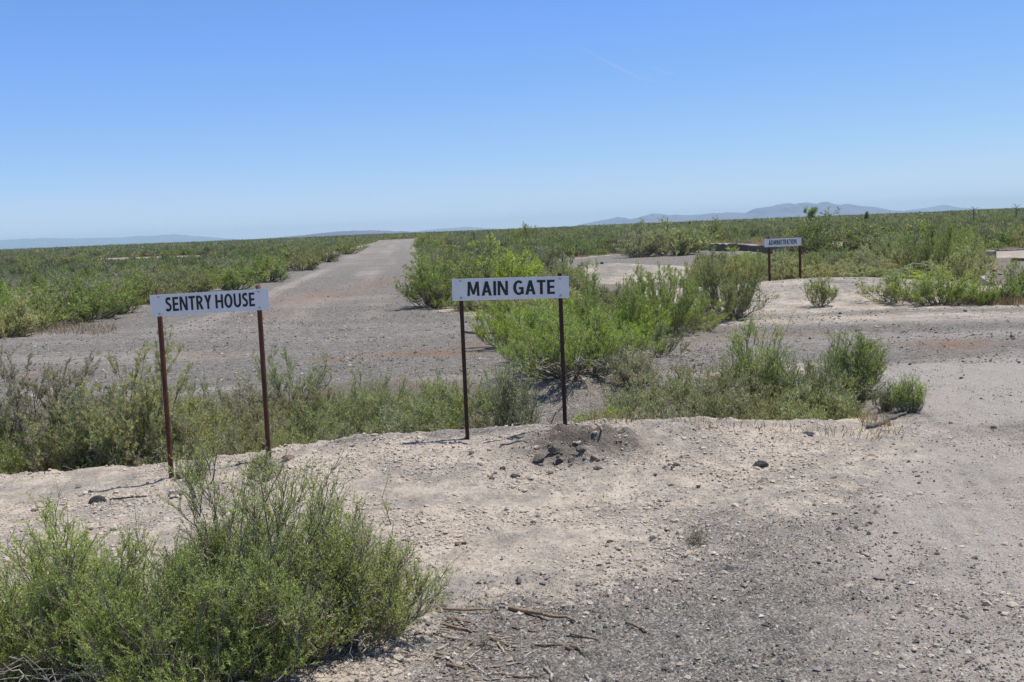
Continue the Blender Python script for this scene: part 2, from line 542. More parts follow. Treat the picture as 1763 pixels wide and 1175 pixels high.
def veg_mask(x, y):
    """1 where scrub grows"""
    d = np.minimum(np.minimum(road_sd(x, y) - 0.25, drive_sd(x, y) - 0.2), bare_sd(x, y))
    d = d + 0.5 * vnoise(x / 1.4, y / 1.4, 31) * sst(12, 20, y)
    return d


def ground_attrs(x, y):
    rd = np.minimum(road_sd(x, y), drive_sd(x, y))
    nz = vnoise(x / 0.8, y / 0.8, 41)
    gravel = sst(0.5, -0.3, rd + 0.5 * nz)
    near = (y > 1) & (y < 9.5) & (np.abs(x) < 8)
    sandn = np.zeros_like(x)
    dust = np.zeros_like(x)
    if near.any():
        xs, ys = x[near], y[near]
        s = seg_dist(xs, ys, SAND) + 0.16 * fbm(xs / 0.5, ys / 0.5, 3, 51) * 1.6
        sandn[near] = sst(0.55, -0.62, s + 0.22 * fbm(xs / 0.16, ys / 0.16, 3, 52))
    nr = (y > 1) & (y < 16) & (np.abs(x) < 14)
    if nr.any():
        xs, ys = x[nr], y[nr]
        d = sst(0.25, -0.2, seg_dist(xs, ys, TRACK) + 0.2 * fbm(xs / 0.25, ys / 0.9, 3, 53)) * 0.95
        d = np.maximum(d, sst(0.7, -0.4, seg_dist(xs, ys, DUST_R) + 0.5 * fbm(xs / 0.9, ys / 0.5, 3, 55)) * 0.85)
        d = np.maximum(d, sst(0.3, -0.3, seg_dist(xs, ys, DUST_R2) + 0.3 * fbm(xs / 0.3, ys / 0.7, 3, 56)) * 0.75)
        d = np.maximum(d, 0.80 * sst(0.4, 1.9, xs) * sst(11.5, 9, ys) * (0.7 + 0.9 * fbm(xs / 0.6, ys / 0.9, 3, 57)))
        xc = 2.0 + 0.24 * (ys - 4) - 0.05 * np.maximum(ys - 7, 0) ** 2
        rut = np.sin(2 * PI * (xs - xc + 0.02 * vnoise(ys / 0.5, xs * 0, 58)) / 0.15) * np.exp(-((xs - xc) / 0.42) ** 2)
        xc2 = xc + 1.55
        rut = rut + np.sin(2 * PI * (xs - xc2) / 0.15) * np.exp(-((xs - xc2) / 0.35) ** 2)
        d = d + 0.24 * rut * np.clip(0.5 + 1.6 * vnoise(xs / 0.35, ys / 0.6, 59), 0, 1) * sst(10.5, 9, ys)
        dust[nr] = np.clip(d, 0, 1)
    # wheel tracks on the roads
    cr = (y - road_near(x)) / np.maximum(road_far(x) - road_near(x), 0.1)
    on = sst(0.2, -0.5, road_sd(x, y))
    w1 = np.exp(-((cr - 0.36) / 0.10) ** 2) + np.exp(-((cr - 0.72) / 0.10) ** 2)
    rr = (x - road_l(y)) / 7.0
    w2 = np.exp(-((rr - 0.38) / 0.07) ** 2) + np.exp(-((rr - 0.68) / 0.07) ** 2)
    k2 = sst(17, 24, y)
    dust = np.maximum(dust, on * ((w1 * (1 - k2) * sst(30, 10, np.abs(x)) + w2 * k2) * 0.30 + 0.10 + 0.55 * k2 * vnoise(rr * 13, y / 22, 161) + 0.45 * (1 - k2) * vnoise(cr * 12 + 0.15 * x, x / 9, 163) + 0.35 * fbm(x / 3.0, y / 1.2, 3, 61)))
    # sandy far verge of the cross road, right
    v = np.exp(-((y - road_far(x) + 1.2) / 0.9) ** 2) * sst(1.0, 3.0, x) * (1 - sst(7, 10, x))
    nearf = sst(9.5, 7.5, y) * sst(0, 2, y)
    gravel = gravel * (1 - sandn) * (1 - 0.75 * v) * (1 - nearf * (0.08 + 0.25 * sst(0.6, 1.6, x)))
    bare = bare_sd(x, y) + 0.8 * vnoise(x / 1.1, y / 1.1, 43)
    md = np.exp(-(((x - 3.3) / 2.6) ** 2 + ((y - 35.5) / 6.0) ** 2))
    gravel = np.maximum(gravel, md * np.clip(0.62 + 0.9 * fbm(x / 1.2, y / 2.0, 3, 67), 0, 1))
    st = np.exp(-(((y - 92) / 22) ** 2)) * sst(-15, -25, x)
    md3 = np.exp(-(((x - 35) / 18) ** 2 + ((y - 42) / 12.0) ** 2))
    gravel = np.maximum(gravel, np.maximum(st * 0.55, md3 * np.clip(0.75 + 0.8 * fbm(x / 2.2, y / 3.0, 3, 69), 0, 1)))
    md2 = np.exp(-(((x - 6.2) / 3.2) ** 2 + ((y - 22.0) / 3.0) ** 2))
    gravel = np.maximum(gravel, md2 * np.clip(0.42 + 0.9 * fbm(x / 0.7, y / 1.0, 3, 68), 0, 1))
    padd = seg_dist(x, y, PAD) + 0.8 * vnoise(x / 1.1, y / 1.1, 45)
    gravel = np.maximum(gravel, sst(0.3, -0.3, padd))
    veg = sst(-0.1, 0.7, veg_mask(x, y)) * sst(8.3, 9.0, y)
    litter = veg * sst(-0.4, 0.6, bare) * 0.9
    heap = np.exp(-(((x - 0.46) / 0.5) ** 2 + ((y - 7.65) / 0.42) ** 2))
    soil = np.clip(1.25 * heap - 0.15, 0, 1)
    gravel = np.clip(np.maximum(gravel, 0.8 * heap), 0, 1)
    # grey gravel that has slid down the far side of the ditch behind the middle sign
    slide = np.exp(-(((x - 0.45) / 0.75) ** 2 + ((y - 10.2) / 1.5) ** 2))
    gravel = np.clip(np.maximum(gravel, slide * 1.2), 0, 1)
    litter = litter * (1 - np.clip(slide * 1.3, 0, 1))
    # gravelly crest of the bank
    crest = np.exp(-((y - 8.25) / 0.25) ** 2) * sst(-1.9, -1.2, x) * (1 - sst(2.2, 3, x))
    gravel = np.clip(np.maximum(gravel, crest * (0.45 + fbm(x / 0.4, y / 0.3, 2, 63))), 0, 1)
    dit = sst(8.7, 9.3, y) * (1 - sst(13.0, 14.0, y)) * sst(2.6, 1.6, x)
    gravel = np.clip(np.maximum(gravel, dit * (0.75 + 0.6 * vnoise(x / 0.7, y / 0.7, 65))), 0, 1)
    rust = np.zeros_like(x)
    for (px, py, rx, ry, a) in [(740, 608, 105, 4, 1.0), (575, 620, 40, 3, 0.8), (360, 612, 60, 5, 0.45), (545, 512, 70, 9, 0.55), (650, 487, 40, 6, 0.4),
                                (820, 592, 40, 6, 0.4), (1640, 594, 70, 9, 0.75), (1330, 578, 120, 6, 0.35), (1080, 600, 70, 7, 0.35), (470, 545, 60, 6, 0.35),
                                (1180, 565, 80, 5, 0.4), (80, 640, 70, 8, 0.3)]:
        cx, cy = flat_at(px, py)
        _, c2 = flat_at(px, py - ry)
        g = np.exp(-(((x - cx) / (rx * cy / F_PX)) ** 2 + ((y - cy) / max(c2 - cy, 0.03)) ** 2))
        rust = np.maximum(rust, a * g)
    brush = sst(350, 900, np.hypot(x, y)) * (1 - sst(0.5, -0.5, road_sd(x, y)) * (1 - sst(400, 700, y)))
    return dict(gravel=gravel, dust=np.clip(dust, 0, 1), litter=litter, rust=rust, brush=brush, soil=soil)


def build_ground():
    X, Y = np.meshgrid(XS, YS)
    x, y = X.ravel(), Y.ravel()
    z = gz(x, y)
    V = np.stack([x, y, z], -1)
    at = ground_attrs(x, y)
    nx, ny = len(XS), len(YS)
    i = (np.arange(ny - 1)[:, None] * nx + np.arange(nx - 1)[None]).ravel()
    Q = np.stack([i, i + 1, i + 1 + nx, i + nx], -1)
    cx, cy = x[Q].mean(1), y[Q].mean(1)
    isroad = (road_sd(cx, cy) < 0) & (cy > 9) & (cy < 300) & (np.abs(cx) < 250)
    isdrive = (drive_sd(cx, cy) < 0) & ~isroad & (seg_dist(cx, cy, SAND) > 0) & (cx > -0.6) & (cy > -38)
    for name, sel in (('ground', ~isroad & ~isdrive), ('gravel_road', isroad), ('driveway', isdrive)):
        q = Q[sel]
        ids, inv = np.unique(q, return_inverse=True)
        o = mesh_obj(name, V[ids], inv.reshape(-1, 4), np.full(len(q), 4), GROUND_MAT, smooth=True, attrs={k: a[ids] for k, a in at.items()})
        tag(o, kind='structure')


build_ground()


# ------------------------------------------------------------------ shrubs
def nrm(v):
    return v / (np.linalg.norm(v, axis=-1, keepdims=True) + 1e-9)


def bez(a, b, c, t):
    t = t[..., None]
    return a * (1 - t) ** 2 + 2 * b * t * (1 - t) + c * t * t


def leaves(rng, P, D, ln, wd, spread=0.9, up=0.25):
    """diamond leaves at P along twig directions D"""
    n = len(P)
    L = nrm(D * 0.6 + rng.normal(0, 1, (n, 3)) * 0.55 * spread + np.array([0, 0, up]))
    W = nrm(np.cross(L, rng.normal(0, 1, (n, 3))))
    l = ln * rng.uniform(0.6, 1.25, (n, 1))
    w = wd * rng.uniform(0.7, 1.25, (n, 1)) * 0.5
    V = np.stack([P, P + L * l * 0.5 + W * w, P + L * l, P + L * l * 0.5 - W * w], 1)
    return V.reshape(-1, 3), np.arange(n * 4).reshape(-1, 4)


def shrub_arrays(seed, R, H, ns=36, nb=7, nt=5, leaf_n=20000, leaf_l=0.025, leaf_w=0.006, upright=0.6, low=0.3, plumes=0, dead=12, dome=0.45, body=1.0,
                 stem_r=0.006, branch_len=0.26, twig_len=0.10, thin=False, openness=0.0):
    rng = np.random.default_rng(seed)
    az = rng.uniform(0, 2 * PI, ns)
    rr = np.sqrt(rng.uniform(0.0, 1, ns))
    # lobed outline: radius and height vary with direction
    ph = rng.uniform(0, 2 * PI, 4)
    lob = 0.82 + 0.16 * np.sin(2 * az + ph[0]) + 0.12 * np.sin(3 * az + ph[1]) + 0.08 * np.sin(5 * az + ph[2])
    hl = 0.92 + 0.12 * np.sin(2 * az + ph[3]) + 0.1 * np.sin(4 * az + ph[1])
    hh = H * (1 - dome * rr ** 2) * hl * rng.uniform(0.72, 1.02, ns)
    hh = hh * body
    nsk = int(ns * (0.2 if plumes >= 5 else 0.34))
    hh[-nsk:] *= rng.uniform(0.30, 0.62, nsk)
    rr[-nsk:] = rng.uniform(0.72, 1.0, nsk)
    if plumes:
        hh[:plumes] = H * rng.uniform(0.93, 1.05, plumes)
        rr[:plumes] *= 0.8
    k = 1.06
    tip = np.stack([R * k * rr * lob * np.cos(az), R * k * rr * lob * np.sin(az), hh * 0.92], -1)
    base = np.stack([tip[:, 0] * 0.16, tip[:, 1] * 0.16, np.full(ns, -0.04)], -1) + rng.normal(0, 0.02 * R, (ns, 3)) * np.array([1, 1, 0])
    ctrl = base + (tip - base) * np.array([0.68, 0.68, 0.34]) + rng.normal(0, 0.07, (ns, 3)) * R
    ts = np.linspace(0, 1, 8)
    SP = bez(base[:, None], ctrl[:, None], tip[:, None], np.broadcast_to(ts, (ns, 8)))
    SP[:, 1:] += rng.normal(0, 0.018, (ns, 7, 3)) * R
    SR = stem_r * (1.15 - 0.85 * ts)[None] * rng.uniform(0.7, 1.3, (ns, 1)) * (R + H) / 1.5
    # branches
    nB = ns * nb
    pi = np.repeat(np.arange(ns), nb)
    low = low * np.where(pi >= ns - nsk, 0.6, 0.85)
    t = low + (1 - low) * rng.uniform(0, 1, nB) ** 0.8
    st = bez(base[pi], ctrl[pi], tip[pi], t)
    tan = nrm(bez(base[pi], ctrl[pi], tip[pi], np.minimum(t + 0.05, 1.05)) - st)
    rnd = rng.normal(0, 1, (nB, 3))
    rnd[:, 2] *= 0.5
    out = st * np.array([1, 1, 0])
    D = nrm(tan * 0.55 + nrm(rnd) * 0.75 + nrm(out) * 0.25 * (np.linalg.norm(out, axis=-1, keepdims=True) > 0.05) + np.array([0, 0, upright]))
    L = H * branch_len * rng.uniform(0.5, 1.15, nB) * (1.15 - 0.4 * t)
    tb = np.linspace(0, 1, 5)
    BP = st[:, None] + D[:, None] * (tb[None, :, None] * L[:, None, None]) + np.array([0, 0, 1.0]) * (tb[None, :, None] ** 2 * L[:, None, None] * 0.35 * upright)
    BP[:, 1:] += rng.normal(0, 0.05, (nB, 4, 3)) * L[:, None, None] * 0.6
    BR = stem_r * 0.42 * (1.1 - 0.8 * tb)[None] * np.ones((nB, 1))
    # twigs
    nT = nB * nt
    pb = np.repeat(np.arange(nB), nt)
    tt = rng.uniform(0.12, 1, nT)
    f = tt * 4
    i0 = np.minimum(f.astype(int), 3)
    st2 = BP[pb, i0] + (BP[pb, i0 + 1] - BP[pb, i0]) * (f - i0)[:, None]
    tan2 = nrm(BP[pb, i0 + 1] - BP[pb, i0])
    D2 = nrm(tan2 * 0.7 + nrm(rng.normal(0, 1, (nT, 3))) * 0.75 + np.array([0, 0, upright * 0.7]))
    L2 = twig_len * rng.uniform(0.4, 1.2, nT)
    tw = np.linspace(0, 1, 3)
    TP = st2[:, None] + D2[:, None] * (tw[None, :, None] * L2[:, None, None])
    TP[:, 1:] += rng.normal(0, 0.08, (nT, 2, 3)) * L2[:, None, None]
    TR = stem_r * 0.2 * (1.1 - 0.7 * tw)[None] * np.ones((nT, 1))
    # leaves on the twigs; whole branches may be bare
    alive = rng.uniform(0, 1, nB) > openness
    ok = np.where(alive[pb])[0]
    li = ok[rng.integers(0, len(ok), leaf_n)]
    lt = rng.uniform(0.0, 1.0, leaf_n) ** 0.8
    f = lt * 2
    i0 = np.minimum(f.astype(int), 1)
    LP = TP[li, i0] + (TP[li, i0 + 1] - TP[li, i0]) * (f - i0)[:, None]
    LD = D2[li]
    LV, LQ = leaves(rng, LP, LD, leaf_l, leaf_w)
    LV[:, 2] = np.maximum(LV[:, 2], 0.004)
    sv, sq = tubes(SP, SR, 4)
    bv, bq = tubes(BP, BR, 3)
    if thin:
        V, Q = np.concatenate([sv, bv]), np.concatenate([sq, bq + len(sv)])
    else:
        tv, tq = tubes(TP, TR, 3)
        V = np.concatenate([sv, bv, tv])
        Q = np.concatenate([sq, bq + len(sv), tq + len(sv) + len(bv)])
    res = dict(leaf=(LV, LQ), stem=(V, Q))
    if dead:
        nd = dead
        a2 = rng.uniform(0, 2 * PI, nd)
        r2 = R * rng.uniform(0.45, 1.0, nd)
        tipd = np.stack([r2 * np.cos(a2), r2 * np.sin(a2), H * rng.uniform(0.02, 0.42, nd)], -1)
        bd = tipd * np.array([0.12, 0.12, 0]) + np.array([0, 0, 0.0])
        cd = bd + (tipd - bd) * np.array([0.5, 0.5, 0.2]) + np.stack([rng.normal(0, .1, nd) * R, rng.normal(0, .1, nd) * R, H * rng.uniform(0.0, 0.35, nd)], -1)
        t8 = np.linspace(0, 1, 8)
        DP = bez(bd[:, None], cd[:, None], tipd[:, None], np.broadcast_to(t8, (nd, 8)))
        DP[:, 1:] += rng.normal(0, 0.025, (nd, 7, 3)) * R
        DP[:, :, 2] = np.maximum(DP[:, :, 2], 0.006)
        DR = stem_r * 1.1 * (1.1 - 0.85 * t8)[None] * rng.uniform(0.6, 1.3, (nd, 1))
        dv, dq = tubes(DP, DR, 4)
        m = nd * 5
        pd = np.repeat(np.arange(nd), 5)
        ii = rng.integers(2, 7, m)
        s3 = DP[pd, ii]
        d3 = nrm(nrm(DP[pd, ii] - DP[pd, ii - 1]) + nrm(rng.normal(0, 1, (m, 3))) * 0.9 + np.array([0, 0, 0.15]))
        l3 = R * rng.uniform(0.12, 0.4, m)
        t4 = np.linspace(0, 1, 5)
        EP = s3[:, None] + d3[:, None] * (t4[None, :, None] * l3[:, None, None])
        EP[:, 1:] += rng.normal(0, 0.09, (m, 4, 3)) * l3[:, None, None]
        EP[:, :, 2] = np.maximum(EP[:, :, 2], 0.006)
        ER = stem_r * 0.5 * (1.1 - 0.8 * t4)[None] * np.ones((m, 1))
        ev, eq = tubes(EP, ER, 3)
        res['dead'] = (np.concatenate([dv, ev]), np.concatenate([dq, eq + len(dv)]))
    return res


def make_shrub(name, label, loc, arrs, tone, group=None, dead_mat=None, cat='shrub', rz=0.0):
    root = empty(name, loc, rz)
    tag(root, label, cat, group)
    v, q = arrs['leaf']
    mesh_obj('foliage', v, q, np.full(len(q), 4), LEAF[tone], root)
    v, q = arrs['stem']
    mesh_obj('branches', v, q, np.full(len(q), 4), BARK, root, smooth=True)
    if 'dead' in arrs:
        v, q = arrs['dead']
        mesh_obj('dead_branches', v, q, np.full(len(q), 4), dead_mat or DEADWOOD, root, smooth=True)
    return root


KEEP = []      # ground circles already taken by placed shrubs


def near_shrub(px, top, width, Y, tone, label, seed, group=None, base_py=None, fullness=1.0, leaf=(0.032, 0.0046), name='shrub', **kw):
    """px: picture column of the middle, top: row of the top; Y: its distance (or base_py: row of its foot)"""
    if base_py is not None:
        Y = ground_at(px, base_py)[1]
    p = at_depth(px, top, Y)
    b = gz1(p[0], p[1])
    H = max(p[2] - b, 0.15)
    R = width / 2 * Y / F_PX
    area = 2 * R * H * 1.15 + 0.6 * R * R
    n = int(fullness * 1.55 * area / (leaf[0] * leaf[1] * 0.5))
    a = shrub_arrays(seed, R, H, leaf_n=n, leaf_l=leaf[0], leaf_w=leaf[1], **kw)
    KEEP.append((p[0], p[1], R))
    return make_shrub(name, label, (p[0], p[1], b), a, tone, group)


def build_near_shrubs():
    fg = dict(leaf=(0.0135, 0.0028))
    # foreground mass, lower left
    near_shrub(432, 795, 500, 4.15, 'near', 'largest bright green shrub in the near left corner, with tall leafy plumes', 1, plumes=10, ns=90, nb=10, nt=7, dead=40, low=0.15, upright=0.7, dome=0.30, body=0.74, fullness=1.2, stem_r=0.006, branch_len=0.24, openness=0.18, **fg)
    near_shrub(95, 888, 500, 4.1, 'near', 'low green shrub cut off by the left edge of the photo, nearest to the viewer', 2, ns=70, nb=9, nt=6, dead=30, low=0.15, fullness=1.4, openness=0.2, stem_r=0.006, **fg)
    near_shrub(600, 885, 285, 4.25, 'near', 'round green shrub beside the litter of broken sticks', 3, ns=64, nb=9, nt=6, dead=24, low=0.15, fullness=1.5, openness=0.2, stem_r=0.006, plumes=3, **fg)
    near_shrub(270, 935, 560, 3.85, 'near', 'low leafy shrub along the bottom edge in front of the tall green plumes', 4, ns=70, nb=9, nt=6, dead=30, low=0.15, fullness=1.3, openness=0.2, stem_r=0.006, **fg)
    # behind the left sign
    near_shrub(60, 628, 360, 9.6, 'grey', 'big grey-green shrub left of the left sign, bare pale branches under it', 11, ns=46, nb=8, nt=5, dead=42, low=0.42, openness=0.08, plumes=4, stem_r=0.008, fullness=1.7)
    near_shrub(215, 604, 280, 9.5, 'grey', 'full grey-green shrub just left of the left sign post', 12, ns=42, nb=8, nt=5, dead=26, low=0.3, plumes=5, openness=0.05, stem_r=0.008, fullness=1.7)
    near_shrub(-50, 690, 220, 8.9, 'green', 'small green shrub tuft at the left edge beside the bare pale branches', 13, ns=24, nb=7, nt=5, dead=12, low=0.3)
    near_shrub(372, 690, 190, 9.6, 'yellow', 'low yellow-green shrub between the two posts of the left sign', 14, ns=32, nb=7, nt=5, dead=12, low=0.2, openness=0.15)
    near_shrub(488, 586, 150, 11.4, 'grey', 'sparse upright shrub with one tall spike right of the left sign', 15, ns=16, nb=6, nt=4, dead=6, low=0.3, plumes=2, fullness=0.42, openness=0.3, upright=0.9)
    near_shrub(545, 700, 170, 9.5, 'yellow', 'low yellow-green shrub right of the left sign at the bank edge', 16, ns=32, nb=7, nt=5, dead=16, low=0.2, openness=0.15)
    near_shrub(655, 640, 215, 9.7, 'yellow', 'wide pale green shrub midway between the left and middle signs', 17, ns=40, nb=8, nt=5, dead=18, low=0.22, openness=0.15, fullness=0.85)
    near_shrub(765, 645, 190, 9.5, 'yellow', 'pale green shrub behind the left post of the middle sign', 18, ns=34, nb=7, nt=5, dead=14, low=0.22, fullness=0.85, openness=0.15)
    near_shrub(886, 618, 95, 9.2, 'grey', 'narrow grey upright shrub under the middle sign', 19, ns=40, nb=7, nt=5, dead=26, low=0.4, upright=1.1, dome=0.25, openness=0.25, fullness=0.55)
    # bright clump behind the middle sign
    near_shrub(985, 535, 285, 12.0, 'bright', 'big bright green shrub behind the right post of the middle sign, dark bare base', 20, base_py=None, ns=60, nb=8, nt=5, dead=36, low=0.25, fullness=1.2, plumes=6, stem_r=0.008)
    near_shrub(868, 515, 165, 15.0, 'bright', 'bright green shrub under the middle sign, at the gravel road corner', 21, ns=34, nb=7, nt=5, dead=5, low=0.15, plumes=5, upright=0.9)
    near_shrub(940, 512, 165, 14.2, 'bright', 'bright green shrub directly under the middle of the main sign panel', 26, ns=34, nb=7, nt=5, dead=5, low=0.2, plumes=5, upright=0.9)
    near_shrub(1060, 468, 200, 14.6, 'bright', 'tall bright green shrub right of the middle sign panel', 22, ns=42, nb=8, nt=5, dead=8, low=0.25, plumes=8, upright=0.9)
    near_shrub(1145, 462, 185, 15.8, 'bright', 'bushy green shrub with spiky tips left of the round grey-green shrub', 23, ns=38, nb=8, nt=5, dead=16, low=0.25, plumes=8, upright=0.9)
    near_shrub(1248, 428, 185, 18.0, 'green', 'large round grey-green shrub left of the far sign, dark bare base', 24, ns=46, nb=8, nt=5, dead=34, low=0.35, stem_r=0.009, openness=0.15)
    near_shrub(1132, 560, 100, 13.3, 'green', 'small thin green shrub standing alone on the ditch bank', 25, ns=14, nb=6, nt=4, dead=5, low=0.2, fullness=0.5, openness=0.2, upright=0.9)
    # ditch row, right of the middle sign
    near_shrub(1110, 640, 160, 9.8, 'yellow', 'low pale green shrub at the left end of the right ditch row', 31, ns=28, nb=7, nt=5, dead=16, low=0.2, openness=0.2)
    near_shrub(1205, 605, 235, 9.8, 'yellow', 'wide dense yellow-green shrub in the right ditch row', 32, ns=44, nb=8, nt=5, dead=26, low=0.25, openness=0.1)
    near_shrub(1310, 568, 125, 10.0, 'bright', 'tallest bright green shrub in the right ditch row', 33, ns=34, nb=8, nt=5, dead=10, low=0.3, plumes=9, upright=1.0, dome=0.3)
    near_shrub(1292, 632, 190, 9.4, 'yellow', 'low olive shrub in front of the tallest one in the ditch', 36, ns=36, nb=8, nt=5, dead=14, low=0.15)
    near_shrub(1385, 598, 160, 9.5, 'green', 'mid green shrub between the tallest and the dark-based ditch shrubs', 34, ns=38, nb=8, nt=5, dead=16, low=0.2, plumes=4)
    near_shrub(1468, 578, 128, 9.75, 'bright', 'leafy yellow-green shrub with a dark bare base at the right end of the ditch row', 35, ns=36, nb=8, nt=5, dead=30, low=0.5, plumes=5, dome=0.3, stem_r=0.008)
    near_shrub(1527, 664, 58, 9.0, 'green', 'smaller of two little green shrubs on the drive edge', 37, ns=16, nb=6, nt=5, dead=3, low=0.1, upright=0.9)
    near_shrub(1568, 650, 72, 8.8, 'bright', 'larger of two little bright green shrubs on the drive edge', 38, ns=20, nb=6, nt=5, dead=6, low=0.1, plumes=3, upright=0.9)
    near_shrub(1052, 728, 80, 8.9, 'bright', 'tiny green plant in dry yellow grass right of the middle sign', 39, ns=16, nb=5, nt=4, dead=5, low=0.1)
    # by the far sign
    near_shrub(1412, 465, 52, None, 'green', 'small lone shrub on the pale mound before the far sign', 41, base_py=528, ns=20, nb=6, nt=4, dead=8, low=0.2, upright=0.9, leaf=(0.035, 0.009))
    near_shrub(340, 768, 50, 7.6, 'green', 'small leafy sprig beside the left post of the left sign', 42, ns=10, nb=5, nt=4, dead=2, low=0.1, fullness=0.6, upright=0.9)
    near_shrub(455, 775, 70, 7.2, 'green', 'small leafy sprig at the foot of the right post of the left sign', 43, ns=10, nb=5, nt=4, dead=2, low=0.1, fullness=0.6, upright=0.9)
    near_shrub(1196, 893, 44, None, 'grey', 'tiny grey-green weed alone on the bare ground at right centre', 44, base_py=938, ns=9, nb=4, nt=3, dead=3, low=0.1, fullness=0.25, name='weed', leaf=(0.012, 0.003), stem_r=0.003, twig_len=0.04)
    near_shrub(836, 1100, 26, None, 'grey', 'tiny reddish weed sprout among the broken sticks', 45, base_py=1112, ns=8, nb=3, nt=2, dead=2, low=0.1, fullness=0.12, name='weed', leaf=(0.01, 0.002), stem_r=0.002, twig_len=0.03)
    near_shrub(612, 842, 40, 5.3, 'grey', 'bare twiggy sprout behind the near left green shrub', 46, ns=7, nb=3, nt=2, dead=4, low=0.3, fullness=0.08, stem_r=0.006)


def fill_ditch():
    rng = random.Random(61)
    spots = [(300, 705, 160, 9.3), (420, 735, 150, 8.9), (440, 690, 130, 10.2), (590, 735, 130, 9.0), (600, 672, 150, 10.4), (700, 690, 150, 9.0), (720, 640, 120, 10.6), (830, 690, 110, 9.3),
             (345, 655, 140, 10.8), (130, 660, 200, 10.3), (10, 655, 200, 10.4), (270, 660, 140, 10.2), (1075, 690, 110, 9.3), (1160, 690, 150, 9.1), (1250, 680, 160, 9.0), (1345, 670, 150, 9.0), (1420, 660, 120, 9.1),
             (420, 662, 150, 11.0), (545, 664, 130, 10.9), (665, 650, 150, 10.8), (790, 648, 130, 10.6), (850, 636, 100, 10.4), (500, 720, 140, 9.2), (30, 700, 220, 9.2), (180, 690, 180, 9.2),
             (1040, 705, 110, 9.4), (1110, 655, 130, 9.5), (1165, 630, 140, 9.6), (1230, 655, 150, 9.2), (1090, 610, 110, 11.6), (1330, 610, 110, 9.9), (1260, 600, 120, 10.2), (920, 575, 130, 13.2), (1030, 545, 130, 13.2), (1085, 520, 130, 14.3), (1190, 505, 120, 16.2)]
    names = ['low grey-green ground shrub filling the ditch between bigger ones', 'low pale green shrub tucked among the ditch scrub', 'small olive shrub on the far ditch bank']
    for k, (px, top, wd, Y) in enumerate(spots):
        tone = 'bright' if Y > 13 else rng.choice(['grey', 'yellow', 'grey', 'grey'])
        lab = ('small bright green shrub filling a gap in the clump right of the middle sign' if Y > 13 else
               f"small low {dict(grey='grey-green', yellow='pale yellow-green', green='mid green')[tone]} shrub in the ditch row " + ('left of the left sign' if px < 270 else 'behind the left sign' if px < 480 else 'between the left and middle signs' if px < 780 else 'under the middle sign' if px < 900 else 'right of the middle sign'))
        near_shrub(px, top, wd * 1.15, Y, tone, lab, 300 + k, group='low shrubs filling the ditch row', ns=30, nb=7, nt=5, dead=10, low=0.12, openness=0.08, fullness=1.25, stem_r=0.006)


build_near_shrubs()
fill_ditch()


# mid-distance kinds: each mesh built once, then copied as objects
def mid_protos():
    P = []
    specs = [
        # R, H, kind
        (0.55, 0.85, dict(ns=34, nb=6, nt=4, low=0.15, plumes=3, upright=0.65, dead=8), 'bright'),
        (0.60, 0.80, dict(ns=34, nb=6, nt=4, low=0.15, plumes=2, upright=0.5, dead=10), 'green'),
        (0.70, 0.75, dict(ns=28, nb=6, nt=4, low=0.15, upright=0.5, dead=10), 'grey'),
        (0.65, 0.70, dict(ns=26, nb=6, nt=4, low=0.15, upright=0.5, dead=8), 'yellow'),
        (0.60, 0.90, dict(ns=36, nb=6, nt=4, low=0.22, plumes=2, upright=0.5, dead=18), 'green'),
        (0.70, 0.80, dict(ns=28, nb=6, nt=4, low=0.3, upright=0.6, dead=18, openness=0.25), 'grey'),
        (0.50, 0.65, dict(ns=22, nb=6, nt=4, low=0.1, upright=0.8, dead=4), 'bright'),
        (0.75, 0.85, dict(ns=30, nb=6, nt=4, low=0.2, upright=0.6, dead=10), 'green'),
        (0.55, 0.60, dict(ns=24, nb=6, nt=4, low=0.1, upright=0.5, dead=8, openness=0.1), 'grey'),
    ]
    for i, (R, H, kw, tone) in enumerate(specs):
        a = shrub_arrays(500 + i, R, H, leaf_n=11500, leaf_l=0.046, leaf_w=0.0095, stem_r=0.008, twig_len=0.11, thin=True, **kw)
        fo = mesh_obj('foliage', a['leaf'][0], a['leaf'][1], np.full(len(a['leaf'][1]), 4), LEAF[tone], link=False)
        br = mesh_obj('branches', a['stem'][0], a['stem'][1], np.full(len(a['stem'][1]), 4), BARK, smooth=True, link=False)
        de = mesh_obj('dead_branches', a['dead'][0], a['dead'][1], np.full(len(a['dead'][1]), 4), DARKWOOD, smooth=True, link=False)
        P.append((R, H, tone, (fo, br, de)))
    return P


PROTO = mid_protos()
N_SHRUB = [len(KEEP)]


def put_copy(k, x, y, width, height, label, group, rz, dead=True, name='shrub'):
    R, H, tone, parts = PROTO[k]
    root = empty(name, (x, y, gz1(x, y) - 0.02), rz)
    s = 1.2 * width / (2 * R)
    root.scale = (s, s, 1.1 * height / H)
    tag(root, label, 'shrub', group)
    for src in parts[:3 if dead else 2]:
        c = src.copy()
        COL.objects.link(c)
        c.parent = root
    KEEP.append((x, y, width / 2))
    N_SHRUB[0] += 1
    return root


